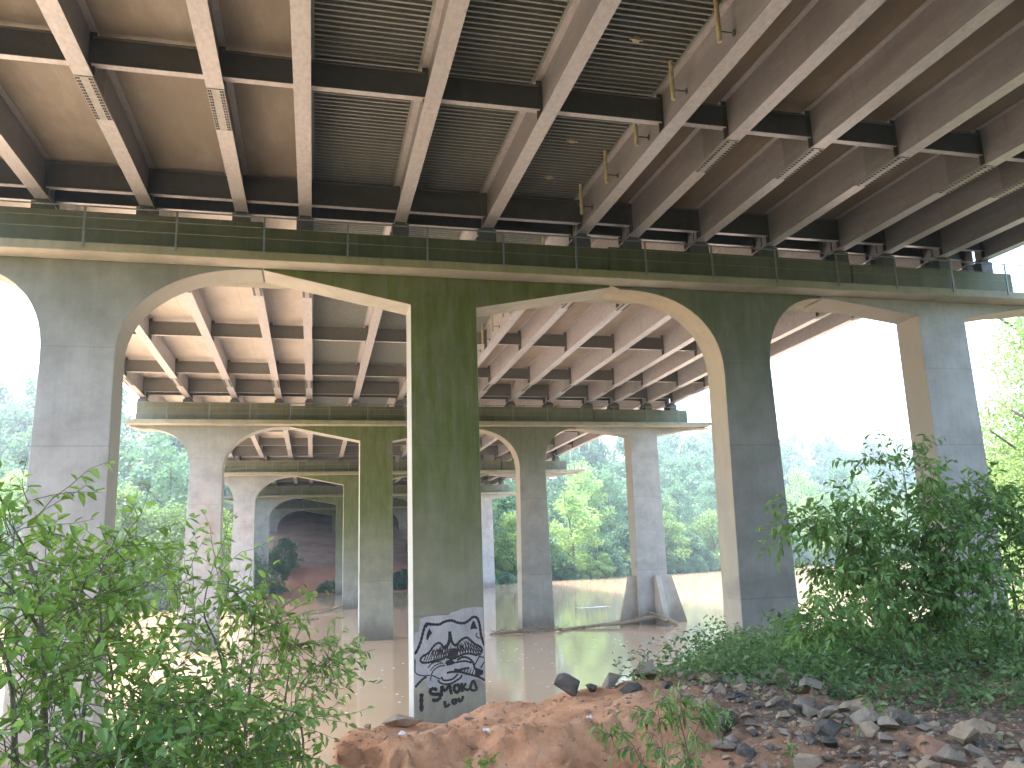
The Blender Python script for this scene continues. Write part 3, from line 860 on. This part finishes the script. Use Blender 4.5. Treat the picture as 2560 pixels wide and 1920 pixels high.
bush('shrub', 'yellow green shrub behind the large dark shrub on the right bank', 'shrub',
     [([(1900, 1480, 12.5), (1890, 1350, 12.5), (1900, 1230, 12.5)], .02, 1.1), ([(2080, 1470, 12.5), (2080, 1350, 12.5), (2100, 1230, 12.5)], .02, 1.2), ([(1780, 1460, 12.8), (1770, 1370, 12.8), (1790, 1280, 12.8)], .02, .9)],
     M['leaf_bright'], M['bark_green'], seed=33, leaf_l=.10, density=.8, droop=.5, crown_lo=.05)
for k, (px, py, yd, rch, h) in enumerate([(1700, 1470, 10.5, .55, 90), (1830, 1490, 9.3, .5, 110), (2090, 1500, 9.0, .6, 130), (1610, 1455, 13.0, .6, 60), (2180, 1520, 7.8, .5, 110)]):
    w_ = ['below the second column from the right', 'just left of the large shrub stem', 'just right of the large shrub stem', 'at the foot of the column with the white patch', 'in the right bottom corner of the thicket'][k]
    bush('shrub', 'knee high green shrub ' + w_, 'shrub', [([(px, py + 30, yd), (px + 5, py - h * .4, yd), (px, py - h, yd)], .010, rch), ([(px + 60, py + 30, yd), (px + 70, py - h * .5, yd), (px + 90, py - h * .8, yd)], .009, rch)],
         M['leaf_deep'], M['bark_green'], group='low shrubs on the right bank', seed=40 + k, leaf_l=.085, density=1.0, crown_lo=.0, droop=.6)
bush('weed', 'leggy weed with long drooping leaves in front of the rubble', 'weed',
     [([(1440, 1700, 5.7), (1430, 1600, 5.75), (1420, 1520, 5.8)], .006, .22), ([(1470, 1690, 5.6), (1500, 1590, 5.65), (1520, 1540, 5.7)], .006, .22), ([(1400, 1680, 5.9), (1360, 1600, 6.0), (1320, 1590, 6.0)], .005, .14), ([(1500, 1690, 5.7), (1470, 1560, 5.8), (1450, 1510, 5.9)], .006, .2)],
     M['leaf_deep'], M['bark_green'], seed=51, leaf_l=.09, leaf_w=.26, density=1.3, droop=1.2, twig=.15, crown_lo=0)
bush('weed', 'tiny green sprig under the clay scarp at the bottom edge', 'weed',
     [([(1040, 1665, 6.2), (1055, 1645, 6.2), (1075, 1628, 6.2)], .004, .05), ([(1030, 1665, 6.2), (1010, 1650, 6.2), (995, 1640, 6.2)], .004, .05)],
     M['leaf_bright'], M['bark_green'], seed=52, leaf_l=.055, leaf_w=.5, density=1.0, twig=.05, crown_lo=.2)
bush('weed', 'leafy weed growing through the rubble right of the middle', 'weed',
     [([(1870, 1640, 6.4), (1880, 1560, 6.4), (1890, 1520, 6.5)], .006, .22), ([(1900, 1650, 6.3), (1930, 1600, 6.3)], .006, .2)],
     M['leaf_deep'], M['bark_green'], seed=53, leaf_l=.06, leaf_w=.45, density=1.3, twig=.12, crown_lo=0)

for k, (px, py, yd) in enumerate([(1640, 1545, 7.6), (1800, 1600, 6.7), (2040, 1600, 6.2), (1720, 1640, 6.2), (2120, 1570, 6.6), (1560, 1570, 7.0), (1960, 1570, 6.8)]):
    w_ = ['near the top left of the rubble', 'in the middle of the rubble', 'right of the middle of the rubble', 'at the bottom edge among the rubble', 'at the right end of the rubble', 'at the left end of the rubble', 'at the back of the rubble below the large shrub'][k]
    bush('weed', 'small green weed ' + w_, 'weed', [([(px, py + 15, yd), (px + 4, py - 12, yd), (px - 4, py - 35, yd)], .004, .12), ([(px + 10, py + 15, yd), (px + 24, py - 10, yd)], .003, .1)],
         M['leaf_deep'], M['bark_green'], group='weeds among the rubble stones', seed=70 + k, leaf_l=.055, leaf_w=.5, density=1.2, twig=.08, crown_lo=0)
# ground cover on the right bank: creeping leaves nobody could count
def cover(name, label, n, sampler, mat, size, hgt, seed):
    r = np.random.default_rng(seed); P = []; 
    while len(P) < n:
        x, y = sampler(r)
        if x is None: continue
        z = gz(x, y)
        if z < ZW + .15: continue
        P.append((x, y, z + r.random() ** 1.3 * hgt(x, y)))
    P = np.array(P); N = np.tile([0, 0, 1.0], (n, 1)) + r.normal(size=(n, 3)) * .5
    D = r.normal(size=(n, 3)); D[:, 2] = D[:, 2] * .3 - .25
    S_ = size * r.uniform(.5, 1.3, n)
    me = leaves_to_mesh(name, P, D, N, S_, S_ * .5, np.clip(.5 + r.normal(size=n) * .25, 0, 1), mat)
    o = link_mesh(name, me); tag(o, label, 'ground cover', kind='stuff'); return o
def s_right(r):
    x = 3.6 + 16 * r.random() ** 1.1; yc = np.interp(x, CX, CY)
    y = 4.7 + (yc + .9 - 4.7) * r.random()
    lim = np.interp(x, [3.4, 4.2, 5.4, 6.2, 7, 9], [9.3, 7.9, 7.1, 6.2, 5.4, 4.6])   # leave the rubble open
    if y < lim and r.random() < .97: return None, None
    if x < 4.4 and r.random() < .6: return None, None
    return x, y
cover('ground_cover', 'low green creepers covering the crest of the right bank', 52000, s_right, M['leaf_cover'], .075,
      lambda x, y: .14 + .62 * max(0, noise.noise((x * .9, y * .9, 2.0)) + .40), 61)
def s_left(r):
    x = -9 + 9.1 * r.random(); y = 3.6 + 5.5 * r.random()
    if x > -.5 and r.random() < .6: return None, None
    return x, y
cover('ground_cover', 'low dark creepers under the saplings of the left bank', 14000, s_left, M['leaf_deep'], .08, lambda x, y: .15 + .35 * max(0, noise.noise((x, y, 5.0)) + .4), 62)
def s_far(r):
    x = -14 + 50 * r.random(); y = np.interp(x, FX, FY) + r.uniform(-.8, 3.5) + (16 * r.random() ** 1.5 - 4 if x > 15 else 0); return x, y
cover('bank_grass', 'dark green grass along the far waterline below the clay slope', 22000, s_far, M['leaf_far_c'], .55, lambda x, y: 1.0 if x < 16 else 1.7, 63)

# ------------------------------------------------------------------ trees
def crown_cloud(h, rad, seed, nlob=42, per=125, leaf=.42, base=.16, shape='round'):
    r = np.random.default_rng(seed); P = []; T = []
    for k in range(nlob):
        t = base + (1 - base) * (k + r.random()) / nlob
        env = math.sin(math.pi * min(1, (t - base) / (1 - base) * .86 + .14)) ** .7
        a = r.uniform(0, 2 * math.pi); rr = rad * env * r.uniform(.35, .95)
        c = np.array([math.cos(a) * rr, math.sin(a) * rr, t * h])
        s_ = rad * r.uniform(.22, .42)
        d = rvec(per) * (r.random((per, 1)) ** .35) * np.array([s_, s_, s_ * r.uniform(.6, .95)])
        P.append(c + d); T.append(np.clip(r.uniform(.25, .75) + r.normal(size=per) * .16, 0, 1))
    P = np.concatenate(P); T = np.concatenate(T); n = len(P)
    D = rvec(n); D[:, 2] -= .5; N = rvec(n); N[:, 2] += .6
    S_ = leaf * r.uniform(.5, 1.3, n)
    return P, D, N, S_, T
def trunk_mb(h, rad, seed):
    r = np.random.default_rng(seed); b = MB(); p = np.zeros(3); pts = [p.copy()]
    for k in range(6): p = p + np.array([r.normal() * .25, r.normal() * .25, h * .14]); pts.append(p.copy())
    b.tube(pts, [.02 * h * (1 - .13 * k) for k in range(7)], 8, cap=False)
    for k in range(7):
        s0 = pts[2 + k % 5]; a = r.uniform(0, 2 * math.pi); L = rad * r.uniform(.5, .9)
        q = [s0 + np.array([math.cos(a) * L * t, math.sin(a) * L * t, L * t * .8]) for t in (0, .35, .7, 1)]
        b.tube(q, [.008 * h, .006 * h, .004 * h, .002 * h], 5, cap=False)
    return b
protos = []
for k in range(9):
    h, rad = [(15, 5.0), (13, 4.6), (17, 5.2), (11, 4.4), (14, 5.6), (9, 4.2), (18, 5.5), (12, 5.2), (16, 4.4)][k]
    P_, D_, N_, S_, T_ = crown_cloud(h, rad, 100 + k, base=.06 if k in (3, 5, 7) else .14)
    mat = [M['leaf_far_a'], M['leaf_far_b'], M['leaf_far_c']][k % 3]
    cm = leaves_to_mesh('crown', P_, D_, N_, S_, S_ * .7, T_, mat)
    tb = trunk_mb(h, rad, 200 + k)
    tm = bpy.data.meshes.new('trunk'); tm.from_pydata(tb.v, [], tb.f); tm.materials.append(M['bark'])
    protos.append((cm, tm, h, k % 3))
P_, D_, N_, S_, T_ = crown_cloud(17, 5.4, 301, nlob=80, per=190, leaf=.24, base=.10)
tb = trunk_mb(17, 5.4, 302); tm = bpy.data.meshes.new('trunk'); tm.from_pydata(tb.v, [], tb.f); tm.materials.append(M['bark'])
protos.append((leaves_to_mesh('crown', P_, D_, N_, S_, S_ * .6, T_, M['leaf_far_a']), tm, 17, 0))
TONE = ['yellow green', 'mid green', 'blue green']
def ordn(n):
    return str(n) + ('th' if 10 <= n % 100 <= 20 else {1: 'st', 2: 'nd', 3: 'rd'}.get(n % 10, 'th'))
def put_tree(x, y, k, s, rot, label, group, sink=.3):
    cm, tm, h, tone = protos[k]
    root = empty('tree', (x, y, gz(x, y) - sink)); root.scale = (s, s, s * random.uniform(.92, 1.08)); root.rotation_euler = (0, 0, rot)
    tag(root, label, 'tree', group)
    link_mesh('trunk', tm, root); link_mesh('crown', cm, root)
    return root
spots = []
x = -95
while x < 150:
    spots.append((x, float(np.interp(x, FX, FY)) + random.uniform(1.0, 3.5))); x += random.uniform(4.2, 6.0)
spots = [s for s in spots if not (-11 < s[0] < 30)]
lowspots = []
x = -92
while x < 140:
    lowspots.append((x, float(np.interp(x, FX, FY)) + random.uniform(-.6, .9))); x += random.uniform(2.8, 4.2)
lowspots = [s for s in lowspots if not (-9 < s[0] < 18)] + [(17.5 + 2.1 * k, 120.5 + 1.15 * k + 1.6 * (k % 2)) for k in range(7)] + [(19 + 3 * k, 128 + 2 * k) for k in range(5)]
lowspots.sort(key=lambda q: q[0])
for n, (x, y) in enumerate(lowspots):
    k = random.choice([5, 3]); s = random.uniform(.38, .55)
    put_tree(x, y, k, s, random.uniform(0, 6.28), f'low bushy {TONE[protos[k][3]]} willow trailing into the far water, {ordn(n + 1)} from the left', 'low bushes at the far waterline', .6)
for n, (x, y) in enumerate(spots):
    k = random.choice([3, 5, 7, 1, 4, 0]); s = random.uniform(.75, 1.1)
    put_tree(x, y, k, s, random.uniform(0, 6.28), f'{TONE[protos[k][3]]} tree overhanging the far waterline, {ordn(n + 1)} from the left in its row', 'trees along the far waterline', .8)
spots2 = []
x = -110
while x < 170:
    spots2.append((x, float(np.interp(x, FX, FY)) + random.uniform(10, 16))); x += random.uniform(5.5, 8)
spots2 = [s for s in spots2 if not (-18 < s[0] < 33)]
for n, (x, y) in enumerate(spots2):
    k = random.choice([0, 2, 4, 6, 8, 2]); s = random.uniform(.9, 1.15)
    put_tree(x, y, k, s, random.uniform(0, 6.28), f'taller {TONE[protos[k][3]]} tree behind the waterline trees, {ordn(n + 1)} from the left', 'taller trees behind the waterline row')
# wooded hillside reads as one mass
PP, DD, NN, SS, TT = [], [], [], [], []
r = np.random.default_rng(5)
for k in range(330):
    x = r.uniform(-170, 260); y = float(np.interp(x, FX, FY)) + r.uniform(24, 120)
    if -16 < x < 33 and y < 175: continue
    P_, D_, N_, S_, T_ = crown_cloud(r.uniform(14, 21), r.uniform(5, 7), 1000 + k, 22, 60, .85)
    PP.append(P_ + np.array([x, y, gz(x, y)])); DD.append(D_); NN.append(N_); SS.append(S_); TT.append(np.clip(T_ * .8 + r.uniform(-.1, .25), 0, 1))
SS = np.concatenate(SS)
me = leaves_to_mesh('hillside_wood', np.concatenate(PP), np.concatenate(DD), np.concatenate(NN), SS, SS * .7, np.concatenate(TT), M['leaf_far_c'])
tag(link_mesh('hillside_wood', me), 'hazy wood covering the hill behind the far bank', 'wood', kind='stuff')
# bigger trees on the near right bank, seen past the last column
for n, (x, y, k, s) in enumerate([(41.6, 36.5, 9, 1.0), (43.5, 40, 9, .95), (48, 34, 9, 1.15), (46.5, 44, 9, .8)]):
    put_tree(x, y, k, s, n * 2.0, ['sunlit tree just right of the outer near column', 'tree close behind the sunlit tree by the outer near column', 'tall tree at the right edge of the photo', 'smaller tree filling the gap behind the right edge trees'][n], 'trees on the right bank')
for n, (x, y, k, s) in enumerate([(34, 12, 9, .8), (38, 22, 9, .95), (-20, 4, 9, .8), (-19, 12, 9, .7), (-24, 18, 9, .85)]):  # unseen trees, added to cut the light reaching the near span
    put_tree(x, y, k, s, n * 1.7, ['unseen leafy tree added to shade the bridge, near right bank', 'second unseen leafy tree added to shade the bridge, right bank', 'unseen leafy tree added to shade the bridge, far left of the near bank', 'smaller unseen tree added for shade near the left bank waterline', 'unseen tree added for shade at the left bank point'][n], 'unseen trees added to shade the near span')
# ivy thicket against the far left column
for n, (x, y, k, s) in enumerate([(-8.6, 114, 5, .85), (-5.6, 120.5, 5, .62), (-9.5, 121, 8, .72), (-4.2, 127, 5, .6)]):
    put_tree(x, y, k, s, n * 1.3, ['dark bushy tree at the water edge left of the clay slope', 'low bush climbing the clay slope by the far left column', 'ivy covered tree standing against the far left column', 'small bush higher on the clay slope'][n], 'bushes by the far abutment', .8)

# ------------------------------------------------------------------ driftwood, rocks, litter
def log(name, label, pts, r0, r1, twigs=0, seed=0):
    r = np.random.default_rng(seed); b = MB()
    pts = [np.array(p, float) for p in pts]; Q = []
    for i in range(len(pts) - 1):
        for k in range(5):
            Q.append(pts[i] + (pts[i + 1] - pts[i]) * k / 5 + r.normal(size=3) * np.array([.03, .03, .02]))
    Q.append(pts[-1]); n = len(Q)
    b.tube(Q, [r0 + (r1 - r0) * i / (n - 1) for i in range(n)], 8)
    for k in range(twigs):
        q = Q[r.integers(1, n - 1)]; a = r.uniform(0, 6.28); L = r.uniform(.4, 1.6)
        d = np.array([math.cos(a), math.sin(a) * .5, r.uniform(0, .5)]) * L
        b.tube([q, q + d * .5 + r.normal(size=3) * .06, q + d], [r1 * .6, r1 * .4, r1 * .15], 5)
    o = b.build(name, M['wood'], smooth=True); tag(o, label, 'driftwood'); return o
log('driftwood_log', 'long pale driftwood log caught on the flared footing of the second pier', [(17.0, 56.2, -5.98), (19.3, 56.4, -5.85), (21.8, 56.2, -5.75), (23.5, 55.9, -5.45), (24.3, 55.2, -5.3), (25.2, 54.4, -5.9)], .09, .17, 9, 1)
log('driftwood_branch', 'tangle of bare branches against the second column of the second pier', [(11.9, 56.0, -5.95), (13.4, 55.8, -5.9), (15.2, 55.7, -5.86), (17.6, 55.6, -5.95)], .06, .07, 46, 2)
log('driftwood_log', 'long dark log lying across the water left of the second pier centre column', [(-1.0, 82, -5.97), (1.0, 85.5, -5.9), (3.2, 88.5, -5.75), (5.4, 91, -5.6), (7.6, 90, -5.85)], .10, .24, 16, 3)
log('driftwood_branch', 'raft of small sticks floating beyond the left saplings', [(-7.0, 72, -5.97), (-4.6, 74, -5.93), (-2.2, 76.5, -5.95), (.6, 77, -5.97)], .07, .05, 34, 4)
log('driftwood_branch', 'bleached branches stranded on the bank below the clay slope', [(6.0, 118.2, -5.9), (8.0, 119.0, -5.4), (10.0, 119.4, -5.5)], .12, .10, 18, 5)
def flat_debris():
    b = MB(); r = np.random.default_rng(9)
    for k in range(60):
        x = 24.4 + 3.0 * r.random(); y = 74 + r.normal() * .25 + (x - 24) * .15
        s_ = r.uniform(.05, .22)
        b.box(x - s_, x + s_, y - .05, y + .05, ZW + .002 + .00005 * k, ZW + .006 + .00005 * k)
    tag(b.build('foam_line', M['litter']), 'thin line of white foam on the brown water between two columns', 'foam', kind='stuff')
flat_debris()

def flecks():
    b = MB(); r = np.random.default_rng(19)
    for k in range(520):
        if k < 400: x = r.uniform(7, 29); y = r.uniform(22, 52)  # white specks standing in for sun glints on the water
        else: x = r.uniform(-2, 7); y = r.uniform(16, 45)
        if x > 10 and y < 30: continue
        w = r.uniform(.015, .06); n = 6; a0 = r.uniform(0, 6)
        vs = [(x + w * 1.6 * r.uniform(.7, 1.2) * math.cos(a0 + t), y + w * math.sin(a0 + t), ZW + .012) for t in np.linspace(0, 2 * math.pi, n, endpoint=False)]
        vs.append((x, y, ZW + .012 + w * .4))
        b.add(vs, [(i, (i + 1) % n, n) for i in range(n)])
    tag(b.build('glint_foam_flecks', M['litter']), 'scattered white specks on the brown river, added for sun glints and foam bubbles', 'foam', kind='stuff')
flecks()

def rock_mesh(seed, flat=.7):
    import bmesh
    bm = bmesh.new(); r = random.Random(seed)
    for _ in range(12):
        v = Vector((r.gauss(0, 1), r.gauss(0, 1), r.gauss(0, 1))).normalized()
        v = Vector((v.x * r.uniform(.8, 1.1), v.y * r.uniform(.75, 1.05), v.z * flat)); bm.verts.new(v)
    bmesh.ops.convex_hull(bm, input=bm.verts)
    for v in [v for v in bm.verts if not v.link_faces]: bm.verts.remove(v)
    bmesh.ops.bevel(bm, geom=list(bm.edges), offset=.05, segments=2, affect='EDGES', profile=.6)
    me = bpy.data.meshes.new('rock'); bm.to_mesh(me); bm.free()
    return me
rock_kinds = []
for mi, mn in enumerate(['rock_grey', 'rock_tan', 'rock_dark', 'rock_red']):
    L_ = []
    for k in range(5):
        me = rock_mesh(mi * 10 + k, .6 + .1 * (k % 3)); me.materials.append(M[mn]); L_.append(me)
    rock_kinds.append(L_)
def rock(x, y, s, kind, label, group=None, lift=.25, rot=None):
    me = random.choice(rock_kinds[kind]); o = bpy.data.objects.new('rock', me); COL.objects.link(o)
    o.location = (x, y, gz(x, y) + s * lift); o.scale = (s, s * random.uniform(.7, 1), s * random.uniform(.6, 1))
    o.rotation_euler = rot or (random.uniform(-.4, .4), random.uniform(-.4, .4), random.uniform(0, 6.28))
    tag(o, label, 'rock', group); return o
def gravel():
    r = np.random.default_rng(77); b = MB()
    base = rock_mesh(3).copy(); import bmesh
    bm = bmesh.new(); bmesh.ops.create_icosphere(bm, subdivisions=1, radius=1); bv = np.array([v.co[:] for v in bm.verts]); bf = [[v.index for v in f.verts] for f in bm.faces]; bm.free()
    VV = []; FF = []; k = 0
    for i in range(5200):
        if r.random() < .45: x, y = r.uniform(-.2, 4.2), r.uniform(5.6, 9.3)
        else: x, y = r.uniform(2.8, 7.5), r.uniform(4.4, 8.6)
        s_ = r.choice([.006, .009, .013, .02, .03], p=[.3, .3, .22, .12, .06])
        v = bv * r.uniform(.7, 1.2, (len(bv), 1)) * np.array([1, .8, .6]) * s_
        a = r.uniform(0, 6.28); c, q = math.cos(a), math.sin(a)
        v = np.stack([v[:, 0] * c - v[:, 1] * q, v[:, 0] * q + v[:, 1] * c, v[:, 2]], 1) + np.array([x, y, gz(x, y) + s_ * .2])
        VV.append(v); FF.append(np.array(bf) + k); k += len(bv)
    me = np_mesh('gravel', np.concatenate(VV), np.concatenate(FF), [M['rock_clay']])
    tag(link_mesh('gravel', me), 'small clods and gravel strewn over the clay and rubble', 'gravel', kind='stuff')
M['rock_clay'] = rockmat('clay_clods', (.30, .17, .10), (.55, .37, .24))
gravel()
placed = []
KL = ['grey angular stone in the loose rubble below the right thicket', 'tan stone in the loose rubble below the right thicket', 'dark damp stone in the loose rubble below the right thicket', 'reddish stone in the loose rubble below the right thicket']
tries = 0
while len(placed) < 285 and tries < 20000:
    tries += 1
    px, py = random.uniform(1440, 2290), random.uniform(1488, 1700)
    if py < np.interp(px, [1440, 1500, 1750, 1900, 2000, 2120, 2290], [1500, 1488, 1500, 1530, 1560, 1585, 1640]): continue
    if py > np.interp(px, [1440, 1560, 1620], [1510, 1600, 1720]): continue
    dr = fw + RR * (px - 1106) / F_PX - UU * (py - 829.5) / F_PX
    x, y = (dr * (-1.68 / dr[2]))[:2]
    s = random.choice([.035, .045, .055, .065, .075, .09, .11, .14, .17])
    if any((x - a) ** 2 + (y - b_) ** 2 < (s + c) ** 2 * .42 for a, b_, c in placed): continue
    placed.append((x, y, s)); k = random.choices([0, 1, 2, 3], [4, 4.5, 3, .5])[0]
    rock(x, y, s, k, KL[k], lift=random.uniform(-.05, .5), group= 'rubble stones below the right thicket: ' + ['grey', 'tan', 'dark', 'reddish'][k])
def named_rock(px, py, yd, s, kind, label, **kw):
    p = aty(px, py, yd); o = rock(p[0], p[1], s, kind, label, **kw); return o
o = named_rock(868, 1530, 8.35, .26, 1, 'flat tan slab of rock on the left shoulder of the clay mound', lift=.2, rot=(.05, .1, .1)); o.scale = (.25, .16, .09)
named_rock(1228, 1500, 8.95, .19, 2, 'dark pointed rock standing up at the back of the clay mound', lift=.7, rot=(1.2, .3, .3))
named_rock(1278, 1512, 8.95, .11, 2, 'small dark rock beside the pointed rock', lift=.4)
named_rock(1325, 1505, 9.05, .20, 0, 'mossy grey boulder at the water edge behind the mound', lift=.3)
named_rock(1365, 1525, 8.7, .16, 2, 'black boulder right of the mossy grey boulder', lift=.2)
named_rock(1410, 1500, 9.2, .24, 0, 'large grey brown boulder below the upright stick', lift=.5)
named_rock(1690, 1525, 8.2, .20, 1, 'largest pale stone at the top of the rubble', lift=.5)
named_rock(1760, 1560, 7.4, .17, 0, 'big rounded grey stone near the top of the rubble', lift=.5)
named_rock(2090, 1625, 5.6, .14, 1, 'pale blocky stone near the right bottom corner', lift=.5)
named_rock(1012, 1524, 8.8, .09, 0, 'grey rock in front of the painted column foot', lift=.8)
named_rock(795, 1592, 8.0, .05, 1, 'small tan stone at the lip of the clay path', lift=.6)
b = MB(); p = aty(1408, 1500, 9.6)
b.tube([(p[0], p[1], p[2] - .15), (p[0] - .01, p[1], p[2] + .15), (p[0] - .03, p[1], p[2] + .42)], [.014, .011, .006], 6)
tag(b.build('stick', M['bark']), 'thin dark stick standing upright among the bank boulders', 'stick')
for px, py, yd, lab, mt in [(1050, 1600, 7.75, 'white paper scrap in the middle of the clay mound', 'litter'), (1275, 1578, 7.6, 'crumpled white scrap at the right end of the clay mound', 'litter'), (1598, 1552, 7.6, 'blue and white crushed carton among the rubble stones', 'blue'), (868, 1575, 7.9, 'pale plastic scrap on the left flank of the mound', 'litter')]:
    p = aty(px, py, yd); z = gz(p[0], p[1]); b = MB(); r = random.Random(px)
    vs = [(p[0] + dx * .03 + r.uniform(-.01, .01), p[1] + dy * .03, z + .012 + r.uniform(0, .03)) for dx in (-1, 0, 1) for dy in (-1, 0, 1)]
    b.add(vs, [(0, 3, 4, 1), (1, 4, 5, 2), (3, 6, 7, 4), (4, 7, 8, 5)])
    o = b.build('litter_scrap', M[mt]); tag(o, lab, 'litter'); sm_ = o.modifiers.new('s', 'SOLIDIFY'); sm_.thickness = .004

HAZE = 0.0009
if HAZE:
    b = MB(); b.box(-395, 495, -120, 420, -12, 75)
    t = NT('thin_summer_haze'); v = t.n('ShaderNodeVolumePrincipled', Density=HAZE, Anisotropy=.35); v.inputs['Color'].default_value = (.93, .97, 1, 1)
    t.l(v.outputs[0], t.out.inputs['Volume'])
    tag(b.build('haze', t.m), 'thin pale summer haze over the river', 'haze', kind='stuff')
# ------------------------------------------------------------------ light, world, camera
SUN_EL, SUN_DIR = 64, (-.80, .60)        # towards the sun, in plan
w = bpy.data.worlds.new('World'); scene.world = w; w.use_nodes = True
nt = w.node_tree; nt.nodes.clear()
sky = nt.nodes.new('ShaderNodeTexSky'); sky.sky_type = 'NISHITA'; sky.sun_disc = False
sky.sun_elevation = R(SUN_EL); sky.sun_rotation = math.atan2(SUN_DIR[0], SUN_DIR[1])
sky.air_density = 1.2; sky.dust_density = 2.2; sky.ozone_density = 1.0
bg = nt.nodes.new('ShaderNodeBackground'); bg.inputs[1].default_value = .15
ow = nt.nodes.new('ShaderNodeOutputWorld')
nt.links.new(sky.outputs[0], bg.inputs[0]); nt.links.new(bg.outputs[0], ow.inputs[0])
sl_ = bpy.data.lights.new('sun', 'SUN'); sl_.energy = 1.15; sl_.angle = R(12); sl_.color = (1, .975, .94)
so = bpy.data.objects.new('sun', sl_); COL.objects.link(so)
d = Vector((SUN_DIR[0] * math.cos(R(SUN_EL)), SUN_DIR[1] * math.cos(R(SUN_EL)), math.sin(R(SUN_EL))))
so.rotation_euler = d.to_track_quat('Z', 'Y').to_euler(); so.location = (-60, -40, 90)

cam = bpy.data.cameras.new('camera'); co = bpy.data.objects.new('camera', cam); COL.objects.link(co)
cam.sensor_width = 36; cam.lens = 36 * F_PX / 2212; cam.clip_start = .05; cam.clip_end = 3000
Mx = Matrix(((RR[0], UU[0], -fw[0], 0), (RR[1], UU[1], -fw[1], 0), (RR[2], UU[2], -fw[2], 0), (0, 0, 0, 1)))
co.matrix_world = Mx
scene.camera = co
scene.view_settings.view_transform = 'Standard'; scene.view_settings.look = 'None'
scene.view_settings.exposure = 3.42; scene.view_settings.gamma = 1
scene.render.engine = 'CYCLES'
scene.cycles.use_denoising = True
scene.cycles.max_bounces = 10; scene.cycles.diffuse_bounces = 6; scene.cycles.glossy_bounces = 4; scene.cycles.transmission_bounces = 4
scene.cycles.sample_clamp_indirect = 8
scene.render.resolution_x = 1024; scene.render.resolution_y = 768
print('near leaves', nleaf, 'rocks', len(placed))
